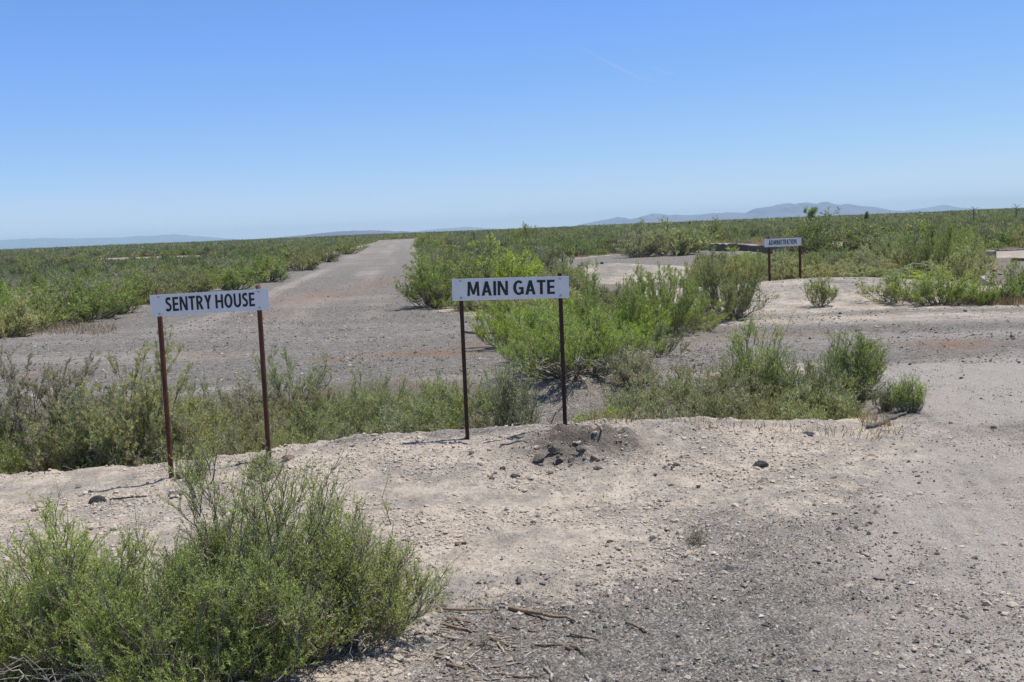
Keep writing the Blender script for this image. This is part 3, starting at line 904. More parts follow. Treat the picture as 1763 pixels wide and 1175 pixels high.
def placed_mid():
    rng = random.Random(8)
    # (column, row of foot, row of top, width, kind, label)
    L = [
        (1100, 443, 384, 90, 5, 'dark twiggy grey shrub on the near edge of the gravel pad'),
        (1165, 440, 380, 115, 5, 'wide grey shrub with a dark twiggy skirt behind the gravel pad'),
        (1222, 428, 380, 62, 4, 'dark green shrub at the left end of the low foundation wall'),
        (1424, 452, 372, 150, 4, 'big dark green shrub overhanging the low wall right of the far sign'),
        (1545, 448, 378, 150, 4, 'broad dark green shrub growing at the right end of the low wall'),
        (1625, 455, 386, 140, 7, 'broad mid green shrub left of the broken concrete slabs'),
        (1492, 24.5, 452, 100, 2, 'grey-green shrub right behind the crest of the pale mound'),
        (1548, 520, 458, 110, 2, 'low grey shrub under the arched dead branch'),
        (1620, 525, 464, 120, 0, 'bright green shrub at the right foot of the pale mound'),
        (1690, 525, 485, 48, 0, 'small green shrub at the dry grass verge on the right'),
        (1752, 520, 455, 90, 1, 'round green shrub at the right edge of the photo above the road'),
        (1398, 26.5, 445, 80, 2, 'grey shrub right behind the right post of the far sign'),
        (1345, 27.0, 436, 70, 5, 'grey twiggy shrub between the posts of the far sign'),
        (1450, 25.5, 446, 90, 3, 'pale shrub behind the small lone shrub on the mound'),
        (1590, 480, 420, 100, 5, 'dull grey shrub behind the arched dead branch'),
        (1660, 485, 420, 90, 2, 'grey shrub just left of the rubble patch'),
        (1522, 24.0, 468, 115, 1, 'green shrub at the back of the pale mound, left of the arched branch'),
        (1582, 23.5, 474, 115, 0, 'bright green low shrub just below the arched dead branch'),
        (1655, 24.5, 462, 110, 7, 'leafy green shrub at the right of the low thicket by the road'),
        (1556, 27.5, 440, 130, 2, 'grey-green shrub in the thicket above the arched dead branch'),
        (1612, 30.0, 424, 135, 5, 'wide dull grey shrub in the middle of the right thicket'),
        (1652, 31.0, 430, 110, 2, 'grey-green shrub at the right end of the thicket near the bare patch'),
        (1470, 27.5, 440, 110, 5, 'dull grey shrub in the thicket right of the lone mound shrub'),
        (1505, 31.0, 426, 120, 8, 'low grey shrub in front of the dark low wall'),
        (1370, 29.0, 446, 90, 8, 'low grey shrub seen between the far sign posts and the mound crest'),
        (750, 530, 440, 120, 4, 'green shrub leaning over the road edge left of the middle sign panel'),
        (800, 522, 432, 130, 1, 'bushy green shrub behind the left half of the middle sign panel'),
        (868, 510, 425, 120, 0, 'green shrub right above the middle sign panel'),
        (940, 490, 420, 110, 2, 'grey-green shrub above the right end of the middle sign panel'),
        (738, 434, 402, 60, 4, 'dark-based green shrub on the right edge of the road, beside a pale plank'),
        (905, 424, 387, 62, 7, 'taller rounded green shrub standing out on the skyline'),
        (985, 438, 405, 60, 1, 'green shrub at the left end of the gravel pad'),
        (60, 566, 500, 130, 1, 'green shrub on the far verge of the cross road near the left edge'),
        (152, 552, 478, 130, 4, 'dark green shrub on the far verge, a pale twig at its foot'),
        (208, 540, 482, 90, 4, 'dark green shrub on the far verge just left of the left sign panel'),
        (15, 572, 505, 100, 0, 'green shrub on the far verge cut by the left edge'),
        (268, 522, 470, 90, 1, 'green shrub behind the top left corner of the left sign'),
        (335, 508, 462, 90, 1, 'green shrub behind the top middle of the left sign'),
        (405, 500, 455, 80, 0, 'green shrub on the road edge above the right half of the left sign'),
        (462, 486, 440, 85, 4, 'dark green shrub on the road edge right of the left sign'),
        (520, 466, 428, 75, 1, 'green shrub on the left road edge where the road narrows'),
        (560, 452, 420, 65, 4, 'dark green shrub on the left road edge farther up'),
        (600, 438, 412, 52, 1, 'small green shrub on the left road edge nearing the skyline'),
        (1270, 470, 430, 90, 6, 'green shrub behind the round grey-green one by the far sign'),
    ]
    for (px, foot, top, w, k, lab) in L:
        g = ground_at(px, foot) if foot > 100 else at_depth(px, 480, foot)
        g[2] = gz1(g[0], g[1])
        p = at_depth(px, top, g[1])
        put_copy(k, g[0], g[1], w * g[1] / F_PX, max(p[2] - g[2], 0.2), lab, None, rng.uniform(0, 6.28))


placed_mid()


def poly_strip(pts):
    return pts


def scatter():
    rng = np.random.default_rng(77)
    # jittered grid, wider cells farther out
    pts = []
    for (y0, y1, c) in [(10, 45, 0.80), (45, 110, 0.95), (110, 320, 1.5), (320, 900, 4.2)]:
        ys = np.arange(y0, y1, c)
        for yy in ys:
            half = yy * 0.53 + 4
            xs = np.arange(-half, half, c)
            pts.append(np.stack([xs + rng.uniform(-0.45, 0.45, len(xs)) * c, yy + rng.uniform(-0.45, 0.45, len(xs)) * c, np.full(len(xs), c)], -1))
    for yy in np.concatenate([np.arange(21, 60, 0.85), np.arange(60, 260, 1.2)]):
        pts.append(np.array([[road_l(yy) - 0.75 - rng.uniform(0, 0.35), yy, 1.0 + 0.004 * yy]]))
        if yy > 26:
            pts.append(np.array([[road_r(yy) + 0.75 + rng.uniform(0, 0.35), yy, 1.0 + 0.004 * yy]]))
    P = np.concatenate(pts)
    x, y, c = P.T
    d = veg_mask(x, y)
    ok = d > 0.40
    # thinner, patchy cover
    cover = 0.5 + 0.9 * vnoise(x / 6.0, y / 6.0, 91)
    ok &= rng.uniform(0, 1, len(x)) < np.where(y < 45, 0.80, 0.86) * np.clip(0.62 + cover * 0.6, 0, 1)
    # ditch and near verge are planted by hand
    ok &= ~((y < road_near(x) + 0.3))
    edge = (y > 20) & (y < 262) & (np.minimum(np.abs(x - road_l(y) + 0.9), np.abs(x - road_r(y) - 0.9)) < 0.3)
    ok |= edge & (rng.uniform(0, 1, len(x)) < 0.88)
    x, y, c = x[ok], y[ok], c[ok]
    kp = np.array(KEEP)
    for (kx, ky, kr) in kp:
        m = np.hypot(x - kx, y - ky) > kr * 0.8
        x, y, c = x[m], y[m], c[m]
    h = rng.uniform(0.34, 0.86, len(x)) * (1 + 0.7 * vnoise(x / 9, y / 9, 92)) * np.where(y > 320, 1.25, 1.0) * (1 + 0.45 * ((x > 4) & (y > 23) & (y < 45)))
    ed = np.minimum(np.abs(x - road_l(y) + 0.9), np.abs(x - road_r(y) - 0.9)) < 0.3
    h = np.where(ed & (y < 262), np.maximum(h, rng.uniform(0.6, 0.95, len(x))), h)
    h = np.minimum(h, 1.2)
    qx, _, _ = project(x, y, gz(x, y))
    cor = (qx > 1215) & (qx < 1530) & (y > 24) & (y < 56)
    h = np.where(cor, np.minimum(h, np.maximum(1.5 - 0.0275 * y, 0.2)), h)
    gone = ((qx > 1668) & (y > 20) & (y < 40)) | ((qx > 985) & (qx < 1205) & (y > 22) & (y < 41)) | ((qx > 1200) & (qx < 1345) & (y > 36) & (y < 57)) | ((qx > 1380) & (qx < 1520) & (y > 44) & (y < 56))
    h = np.where(gone, -1.0, h)
    w = rng.uniform(0.7, 1.4, len(x)) * np.maximum(c, 0.9)
    m = h > 0
    return x[m], y[m], c[m], h[m], w[m], rng


def build_field():
    x, y, c, h, w, rng = scatter()
    z = gz(x, y)
    px, py, f = project(x, y, z + h * 0.5)
    size = h * w * (F_PX / y) ** 2
    vis = (px > -20) & (px < W_PX + 20) & (py < H_PX + 50)
    order = np.argsort(-size * vis)
    n_ind = 296 - N_SHRUB[0]
    ind = order[:n_ind]
    rest = np.ones(len(x), bool)
    rest[ind] = False
    zone_names = []
    tones = {'bright': 'bright green', 'green': 'mid green', 'grey': 'grey-green', 'yellow': 'yellowish green'}
    pr = random.Random(5)
    for i in ind:
        X, Y = x[i], y[i]
        if X < road_l(Y) + 1:
            where = ('in the front rank of scrub left of the left sign' if Y < 26 else 'in the scrub left of the gravel road, above the left sign' if Y < 40 else 'far out in the scrub left of the road')
        elif X < 1.2:
            where = ('in the scrub between the gravel road and the middle sign' if Y < 32 else 'in the scrub right of the road, above the middle sign')
        elif Y < 30 and X < 8.5:
            where = 'in the thicket behind the far sign'
        elif Y < 42:
            where = ('in the thicket right of the far sign' if X > 8 else 'in the scrub beside the sandy patch behind the middle sign')
        else:
            where = ('in the distant scrub beyond the low wall' if X > 6 else 'in the distant scrub behind the gravel pad')
        k = pr.choice([1, 2, 3, 4, 5, 7, 8, 2, 2, 8, 5, 5, 3, 7])
        tone = PROTO[k][2]
        sz = 'tall' if h[i] > 0.72 else 'low' if h[i] < 0.5 else 'mid-sized'
        lab = f'{sz} {tones[tone]} shrub {where}'
        put_copy(k, X, Y, float(w[i]), float(h[i]), lab, 'desert shrubs ' + where, pr.uniform(0, 6.28), dead=Y < 30)
    # everything smaller: one mass of scrub
    fx, fy, fz, fh, fw, fc = x[rest], y[rest], z[rest], h[rest], w[rest], c[rest]
    infr = (px[rest] > -250) & (px[rest] < W_PX + 250)
    fx, fy, fz, fh, fw = [a[infr] for a in (fx, fy, fz, fh, fw)]
    VV, TT = [], []
    for (a, b, nl, ll, lw) in [(0, 45, 900, 0.10, 0.032), (45, 75, 420, 0.18, 0.050), (75, 130, 210, 0.24, 0.075), (130, 320, 60, 0.36, 0.14), (320, 1000, 26, 0.95, 0.5)]:
        s = (fy >= a) & (fy < b)
        n = int(s.sum())
        if not n: continue
        # leaves spread through a dome
        m = n * nl
        id_ = np.repeat(np.where(s)[0], nl)
        az = rng.uniform(0, 2 * PI, m)
        rr = np.sqrt(rng.uniform(0, 1, m))
        prof = np.sqrt(np.maximum(1 - 0.75 * rr ** 2, 0.05))
        zz = prof * (1 - rng.uniform(0, 1, m) ** 1.5 * 0.9)
        ph = rng.uniform(0, 6.28, len(fx))[id_]
        lob = 0.85 + 0.2 * np.sin(2 * az + ph) + 0.12 * np.sin(5 * az + 2.3 * ph)
        Pp = np.stack([fx[id_] + rr * lob * np.cos(az) * fw[id_] * 0.5, fy[id_] + rr * lob * np.sin(az) * fw[id_] * 0.5, fz[id_] + zz * fh[id_] * 0.82], -1)
        Dn = np.stack([rr * np.cos(az) * 0.5, rr * np.sin(az) * 0.5, np.full(m, 0.8)], -1)
        Lr = nrm(Dn + rng.normal(0, 0.45, (m, 3)))
        Wd = nrm(np.cross(Lr, rng.normal(0, 1, (m, 3))))
        l = ll * rng.uniform(0.5, 1.2, (m, 1)) * np.minimum(fh[id_][:, None] / 0.6, 1.2)
        wv = lw * rng.uniform(0.6, 1.2, (m, 1)) * 0.5
        V = np.stack([Pp - Wd * wv, Pp + Wd * wv, Pp + Lr * l], 1)
        VV.append(V.reshape(-1, 3))
        tint = rng.uniform(0, 1, len(fx))
        TT.append(np.repeat(tint[id_], 3))
    V = np.concatenate(VV)
    T = np.concatenate(TT)
    o = mesh_obj('desert_scrub', V, np.arange(len(V)), np.full(len(V) // 3, 3), FAR_LEAF, attrs={'tint': T})
    tag(o, 'low olive scrub covering the plain out to the horizon', 'scrub', kind='stuff')
    print('scrub tris', len(V) // 3, 'individual', N_SHRUB[0])


build_field()


# ------------------------------------------------------------------ signs
def rect(x0, y0, x1, y1):
    return [[(x0, y0), (x1, y0), (x1, y1), (x0, y1)]]


def ring(cx, cy, rx, ry, ix, iy, a0, a1, n=28):
    out = []
    for i in range(n):
        a, b = [math.radians(a0 + (a1 - a0) * k / n) for k in (i, i + 1)]
        out.append([(cx + ix * math.cos(a), cy + iy * math.sin(a)), (cx + rx * math.cos(a), cy + ry * math.sin(a)),
                    (cx + rx * math.cos(b), cy + ry * math.sin(b)), (cx + ix * math.cos(b), cy + iy * math.sin(b))])
    return out


def stroke(pts, w, n=6):
    P = [np.array(p, float) for p in pts]
    P = [2 * P[0] - P[1]] + P + [2 * P[-1] - P[-2]]
    c = []
    for i in range(1, len(P) - 2):
        for k in range(n):
            t = k / n
            c.append(0.5 * (2 * P[i] + (P[i + 1] - P[i - 1]) * t + (2 * P[i - 1] - 5 * P[i] + 4 * P[i + 1] - P[i + 2]) * t * t + (3 * P[i] - P[i - 1] - 3 * P[i + 1] + P[i + 2]) * t ** 3))
    c.append(P[-2])
    c = np.array(c)
    T = np.gradient(c, axis=0)
    T /= np.linalg.norm(T, axis=1, keepdims=True)
    Nn = np.stack([-T[:, 1], T[:, 0]], 1) * w / 2
    a, b = c + Nn, c - Nn
    return [[tuple(b[i]), tuple(b[i + 1]), tuple(a[i + 1]), tuple(a[i])] for i in range(len(c) - 1)]


GLYPH = {
    'I': (0.20, rect(0, 0, .20, 1)),
    'E': (0.54, rect(0, 0, .2, 1) + rect(.2, 0, .54, .165) + rect(.2, .42, .50, .58) + rect(.2, .835, .53, 1)),
    'T': (0.60, rect(0, .835, .60, 1) + rect(.2, 0, .4, .835)),
    'H': (0.72, rect(0, 0, .2, 1) + rect(.52, 0, .72, 1) + rect(.2, .42, .52, .59)),
    'N': (0.72, rect(0, 0, .18, 1) + rect(.54, 0, .72, 1) + [[(.01, 1), (.22, 1), (.71, 0), (.50, 0)]]),
    'M': (0.92, [[(.03, 0), (.21, 0), (.25, 1), (.08, 1)], [(.89, 0), (.71, 0), (.67, 1), (.84, 1)], [(.09, 1), (.28, 1), (.54, .10), (.38, .10)], [(.83, 1), (.64, 1), (.38, .10), (.54, .10)]]),
    'A': (0.72, [[(0, 0), (.21, 0), (.46, 1), (.26, 1)], [(.72, 0), (.51, 0), (.26, 1), (.46, 1)]] + rect(.17, .22, .55, .37)),
    'Y': (0.66, [[(0, 1), (.23, 1), (.42, .40), (.24, .40)], [(.66, 1), (.43, 1), (.24, .40), (.42, .40)]] + rect(.23, 0, .43, .42)),
    'O': (0.78, ring(.39, .5, .39, .515, .18, .345, 0, 360, 44)),
    'U': (0.70, rect(0, .36, .2, 1) + rect(.5, .36, .7, 1) + ring(.35, .36, .35, .375, .15, .205, 180, 360)),
    'D': (0.72, rect(0, 0, .2, 1) + ring(.2, .5, .52, .5, .305, .335, -90, 90)),
    'G': (0.74, ring(.40, .5, .40, .515, .185, .345, 48, 312, 36) + rect(.54, .04, .74, .54) + rect(.40, .39, .54, .54)),
    'S': (0.54, stroke([(.47, .87), (.30, .915), (.14, .86), (.10, .73), (.17, .60), (.30, .51), (.41, .41), (.445, .27), (.38, .14), (.23, .085), (.03, .14)], .185)),
    'R': (0.64, rect(0, 0, .2, 1) + ring(.2, .715, .39, .285, .195, .135, -90, 90) + [[(.20, .46), (.41, .48), (.64, 0), (.41, 0)]]),
}


def lettering(text, x0, x1, z0, cap, y):
    gap, space = 0.105, 0.36
    tot, items = 0, []
    for ch in text:
        if ch == ' ':
            tot += space - gap
            continue
        w, polys = GLYPH[ch]
        items.append((tot, polys))
        tot += w + gap
    tot -= gap
    sx = (x1 - x0) / tot
    mb = MB()
    j = 0
    for off, polys in items:
        for p in polys:
            j += 1
            v = [(x0 + (off + a) * sx, y - 0.00006 * (j % 9), z0 + b * cap) for a, b in p]
            area = sum(v[i][0] * v[(i + 1) % 4][2] - v[(i + 1) % 4][0] * v[i][2] for i in range(4))
            mb.add(v if area > 0 else v[::-1], [(0, 1, 2, 3)])
    return mb


def sign(label, text, left, right, Y, pnl_tl, pnl_tr, pnl_h, ext_l, ext_r, round_post, mat, margin=(0.125, 0.122), cap_frac=0.65, post_w=0.04, yr=None):
    """left/right: picture column and row of the two feet; pnl_tl / pnl_tr: the panel's upper corners"""
    yr = yr or Y
    a = at_depth(pnl_tl[0], pnl_tl[1], Y)
    b = at_depth(pnl_tr[0], pnl_tr[1], yr)
    mid = (a + b) / 2
    ang = math.atan2(b[1] - a[1], b[0] - a[0])
    Wd = math.hypot(b[0] - a[0], b[1] - a[1])
    ez = (b[2] - a[2])
    Hd = pnl_h * Y / F_PX
    tilt = math.atan2(ez, Wd)
    root = empty('sign', (mid[0], mid[1], gz1(mid[0], mid[1])), ang)
    tag(root, label, 'sign')
    zc = mid[2] - Hd / 2 - root.location.z
    inv = root.matrix_basis.inverted()

    def rot(v):   # lean of the panel in its own plane
        v = np.asarray(v, float)
        c, s = math.cos(tilt), math.sin(tilt)
        return np.stack([v[:, 0] * c - v[:, 2] * s, v[:, 1], zc + v[:, 0] * s + v[:, 2] * c], -1)
    # panel, a thin plate with slightly eased corners
    mb = MB()
    t = 0.0025
    mb.box(-Wd / 2, Wd / 2, -t, t, -Hd / 2, Hd / 2)
    mb.v = [rot(v) for v in mb.v]
    mb.build('panel', PANEL, root)
    lt = lettering(text, -Wd / 2 + margin[0] * Wd, Wd / 2 - margin[1] * Wd, -cap_frac * Hd / 2 + 0.004, cap_frac * Hd, -t - 0.0012)
    lt.v = [rot(v) for v in lt.v]
    lt.build('lettering', INK, root)
    for (px, py), ext, sgn in ((left, ext_l, -1), (right, ext_r, 1)):
        yy = Y if sgn < 0 else yr
        foot = at_depth(px, py, yy)
        xl = (inv @ Vector((foot[0], foot[1], 0))).x
        wz = gz1(foot[0], foot[1]) - root.location.z
        ztop = zc + xl * math.tan(tilt) + Hd / 2 + ext
        m = MB()
        if round_post:
            zs = np.linspace(wz - 0.15, ztop, 6)
            m.tube([(xl, t + post_w / 2 + 0.002, z) for z in zs], post_w / 2, 14)
            p = m.build('post', mat, root, smooth=True)
            p.data.polygons.foreach_set('use_smooth', [len(f.vertices) == 4 for f in p.data.polygons])
        else:
            m.box(xl - post_w / 2, xl + post_w / 2, t + 0.002, t + 0.002 + post_w, wz - 0.15, ztop)
            p = m.build('post', mat, root)
            bv = p.modifiers.new('edge', 'BEVEL'); bv.width = 0.004; bv.segments = 2
        for dz in (Hd / 2 - 0.016, -Hd / 2 + 0.018):
            q = MB()
            zz = zc + xl * math.tan(tilt) + dz
            q.tube([(xl, -t - 0.0065, zz), (xl, -t - 0.0055, zz), (xl, -t, zz)], [0.006, 0.0085, 0.010], 10)
            q.build('bolt', BOLT, root, smooth=False)
    return root


sign('white sign reading SENTRY HOUSE on two round rusty posts', 'SENTRY HOUSE', (296, 830), (463, 786), 7.75, (257.5, 508.5), (461.5, 497), 37.5, 0.030, 0.026, True, RUST, yr=8.0, post_w=0.036)
sign('white sign reading MAIN GATE on two dark square posts', 'MAIN GATE', (805, 760), (974, 752), 8.0, (777.5, 480.5), (979, 475.5), 38, 0.010, 0.022, False, RUST_DARK, yr=8.02, post_w=0.029)
sign('small far white sign reading ADMINISTRATION on two rusty posts', 'ADMINISTRATION', (1325.5, 490), (1378.5, 488), 23.5, (1316, 412), (1379.5, 409), 14, 0.028, 0.016, False, RUST, cap_frac=0.60, margin=(0.115, 0.13), post_w=0.046)


# ------------------------------------------------------------------ stones, sticks, bits
def ico():
    t = (1 + 5 ** 0.5) / 2
    v = np.array([(-1, t, 0), (1, t, 0), (-1, -t, 0), (1, -t, 0), (0, -1, t), (0, 1, t), (0, -1, -t), (0, 1, -t), (t, 0, -1), (t, 0, 1), (-t, 0, -1), (-t, 0, 1)], float)
    v /= np.linalg.norm(v[0])
    f = [(0, 11, 5), (0, 5, 1), (0, 1, 7), (0, 7, 10), (0, 10, 11), (1, 5, 9), (5, 11, 4), (11, 10, 2), (10, 7, 6), (7, 1, 8), (3, 9, 4), (3, 4, 2), (3, 2, 6), (3, 6, 8), (3, 8, 9), (4, 9, 5), (2, 4, 11), (6, 2, 10), (8, 6, 7), (9, 8, 1)]
    return v, f


def subdiv(v, f):
    v = [tuple(p) for p in v]
    cache, nf = {}, []
    def mid(a, b):
        k = (min(a, b), max(a, b))
        if k not in cache:
            m = np.array(v[a]) + np.array(v[b])
            v.append(tuple(m / np.linalg.norm(m)))
            cache[k] = len(v) - 1
        return cache[k]
    for a, b, c in f:
        ab, bc, ca = mid(a, b), mid(b, c), mid(c, a)
        nf += [(a, ab, ca), (b, bc, ab), (c, ca, bc), (ab, bc, ca)]
    return np.array(v), nf


IV, IF = ico()
IV1, IF1 = subdiv(IV, IF)
IV2, IF2 = subdiv(IV1, IF1)


def stone(px, py, w_px, h_px, kind, label, seed, group='stones lying on the bank', flat=None):
    rng = np.random.default_rng(seed)
    g = ground_at(px, py)
    s = g[1] / F_PX
    w, h = w_px * s / 2, h_px * s / 2
    if kind == 'earth':
        w, h = w * 0.75, h * 0.8
    v = IV2.copy()
    # chop with random planes for angular faces
    for k in range(14):
        n = nrm(rng.normal(0, 1, 3))
        dd = rng.uniform(0.5, 0.82)
        ex = v @ n - dd
        v = v - np.maximum(ex, 0)[:, None] * n * 0.95
    v = v * (1 + 0.06 * rng.normal(0, 1, (len(v), 1)))
    v = v * np.array([w, w * rng.uniform(0.6, 0.9), h]) * 0.92
    a = rng.uniform(-0.4, 0.4)
    v = v @ np.array([[math.cos(a), math.sin(a), 0], [-math.sin(a), math.cos(a), 0], [0, 0, 1]])
    o = mesh_obj('stone', v, IF2, np.full(len(IF2), 3), ROCKS[kind])
    o.location = (g[0], g[1], g[2] + h * 0.35)
    tag(o, label, 'stone', group)
    return o


STONES = [
    (303, 853, 44, 16, 'grey', 'flat grey stone below the left post of the left sign'),
    (312, 822, 26, 18, 'brown', 'brown stone right beside the left post of the left sign'),
    (447, 797, 32, 14, 'brown', 'brown stone at the foot of the right post of the left sign'),
    (437, 806, 22, 10, 'dark', 'dark flat stone just left of the right post of the left sign'),
    (496, 792, 30, 12, 'brown', 'pinkish brown stone right of the left sign'),
    (928, 796, 40, 26, 'earth', 'big earthy lump sticking out of the left side of the rubble heap'),
    (955, 782, 44, 26, 'earth', 'large dark earthy lump on top of the rubble heap'),
    (1000, 778, 36, 20, 'earth', 'earthy lump on the crown of the rubble heap right of the post'),
    (962, 800, 20, 18, 'dark', 'dark upright stone in the middle of the rubble heap'),
    (996, 765, 16, 8, 'pale', 'pale flat stone right of the right post foot of the middle sign'),
    (985, 795, 22, 12, 'earth', 'earthy clod low on the front of the rubble heap'),
    (1030, 808, 26, 12, 'grey', 'bluish grey stone at the right foot of the rubble heap'),
    (1022, 792, 18, 14, 'earth', 'small earthy clod on the right slope of the rubble heap'),
    (908, 811, 12, 6, 'pale', 'small pale stone below the big earthy lump of the heap'),
    (946, 815, 20, 8, 'brown', 'flat tan stone below the front of the rubble heap'),
    (866, 808, 18, 6, 'brown', 'thin reddish stone left of the rubble heap'),
    (812, 781, 14, 8, 'grey', 'grey stone just right of the left post of the middle sign'),
    (842, 776, 12, 6, 'pale', 'pale stone below the middle sign between its posts'),
    (886, 822, 24, 10, 'dark', 'dark cluster-like stone left below the rubble heap'),
    (848, 826, 14, 8, 'brown', 'brown stone a little left of the dark one below the heap'),
    (1165, 803, 18, 10, 'dark', 'dark stone right of the rubble heap on pale sand'),
    (1158, 807, 10, 8, 'brown', 'small brown stone touching the dark one right of the heap'),
    (1312, 803, 40, 14, 'dark', 'dark crumbly lump on the pale bank before the right shrubs'),
    (1463, 800, 15, 8, 'dark', 'dark stone alone where the bank meets the drive'),
    (1390, 748, 26, 10, 'grey', 'grey stone on the bank crest before the right ditch shrubs'),
    (1310, 830, 20, 6, 'brown', 'long tan clod on the bank right of centre'),
    (1202, 838, 12, 5, 'brown', 'little brown clod on the pale sand right of centre'),
    (840, 912, 12, 8, 'dark', 'dark pebble-like stone in the middle of the pale sand'),
    (918, 902, 12, 8, 'dark', 'dark stone right of centre of the pale sand'),
    (790, 938, 22, 8, 'brown', 'brown clod on the lower pale sand'),
    (800, 938, 12, 9, 'dark', 'dark clod beside the brown one on the lower pale sand'),
    (1168, 1002, 18, 6, 'dark', 'dark stone on the edge of pale sand and gravel'),
    (935, 1008, 14, 6, 'grey', 'grey stone right below the centre of the pale sand'),
    (824, 1006, 12, 6, 'dark', 'dark stone above the long stick'),
    (1535, 1085, 24, 6, 'pale', 'pale flat stone in the gravel at lower right'),
    (1658, 1063, 16, 7, 'dark', 'dark chip of stone in the gravel at right'),
    (1675, 979, 14, 6, 'grey', 'grey stone with a dark shadow on the dusty right track'),
    (1668, 1107, 12, 5, 'dark', 'dark stone lower down in the right gravel'),
    (1550, 1150, 26, 8, 'pale', 'long pale stone near the bottom edge of the gravel'),
    (1592, 1157, 16, 9, 'pale', 'whitish stone near the bottom edge beside the long pale one'),
    (1668, 1140, 18, 8, 'brown', 'tan stone near the bottom right'),
    (1300, 1150, 16, 7, 'pale', 'pale stone near the bottom edge right of the sticks'),
    (1720, 1120, 14, 5, 'grey', 'grey stone at far right near the bottom'),
    (1648, 1040, 10, 5, 'pale', 'white pebble on the dusty right track'),
    (1710, 738, 14, 6, 'dark', 'dark stone on the road at far right'),
    (1655, 652, 10, 5, 'dark', 'dark stone on the pale dusty road at right'),
    (1490, 507, 12, 7, 'brown', 'reddish stone on top of the pale mound by the far sign'),
    (1446, 541, 8, 5, 'dark', 'dark stone at the foot of the pale mound by the far sign'),
    (1662, 537, 9, 6, 'dark', 'dark stone on the road below the right green shrubs'),
    (1037, 455, 10, 7, 'dark', 'dark stone on the sandy rise behind the middle sign'),
    (668, 655, 8, 5, 'dark', 'dark stone on the gravel road above the pale green shrubs'),
    (120, 908, 20, 8, 'brown', 'tan clod on the sand at left below the rubber disc'),
    (60, 880, 18, 7, 'brown', 'tan clod on the sand at far left'),
    (158, 912, 16, 6, 'brown', 'reddish clod left of the near plumes'),
    (135, 840, 16, 6, 'grey', 'grey stone above the black rubber disc'),
]
for i, s_ in enumerate(STONES):
    stone(*s_, seed=900 + i)


_r = random.Random(3)
for i in range(16):
    stone(_r.gauss(985, 36), _r.uniform(768, 812), _r.uniform(6, 15), _r.uniform(4, 9), _r.choice(['earth', 'earth', 'earth', 'grey']), 'small angular chunk among many on the rubble heap of the middle sign', 1500 + i, group='small chunks on the rubble heap')


def stick(px0, py0, px1, py1, r_px, mat, label, seed, cat='stick', group=None, bend=0.06, lift=0.0):
    rng = np.random.default_rng(seed)
    a, b = ground_at(px0, py0), ground_at(px1, py1)
    L = np.linalg.norm(b - a)
    s = a[1] / F_PX
    r = r_px * s
    t = np.linspace(0, 1, 9)
    P = a + (b - a) * t[:, None]
    side = nrm(np.cross(b - a, np.array([0, 0, 1.0])))
    P = P + side * (np.sin(t * PI) * rng.uniform(-1, 1) * bend * L)[:, None] + rng.normal(0, 0.012, (9, 3)) * L
    P[:, 2] = np.maximum(gz(P[:, 0], P[:, 1]), (a[2] + (b[2] - a[2]) * t)) + r * 0.8 + lift * np.sin(t * PI)
    c = P.mean(0)
    m = MB()
    m.tube(P - c, r * (1 - 0.35 * t) * rng.uniform(0.85, 1.15, 9), 7)
    if L > 0.25:
        d = nrm(P[5] - P[4])
        q = P[4] - c
        e = nrm(d + side * rng.choice([-1, 1]) * 0.8 + np.array([0, 0, 0.3]))
        m.tube([q, q + e * L * 0.06, q + e * L * 0.1], [r * 0.6, r * 0.45, r * 0.3], 5)
    o = m.build('stick', mat, smooth=True)
    o.location = c
    tag(o, label, cat, group)
    return o


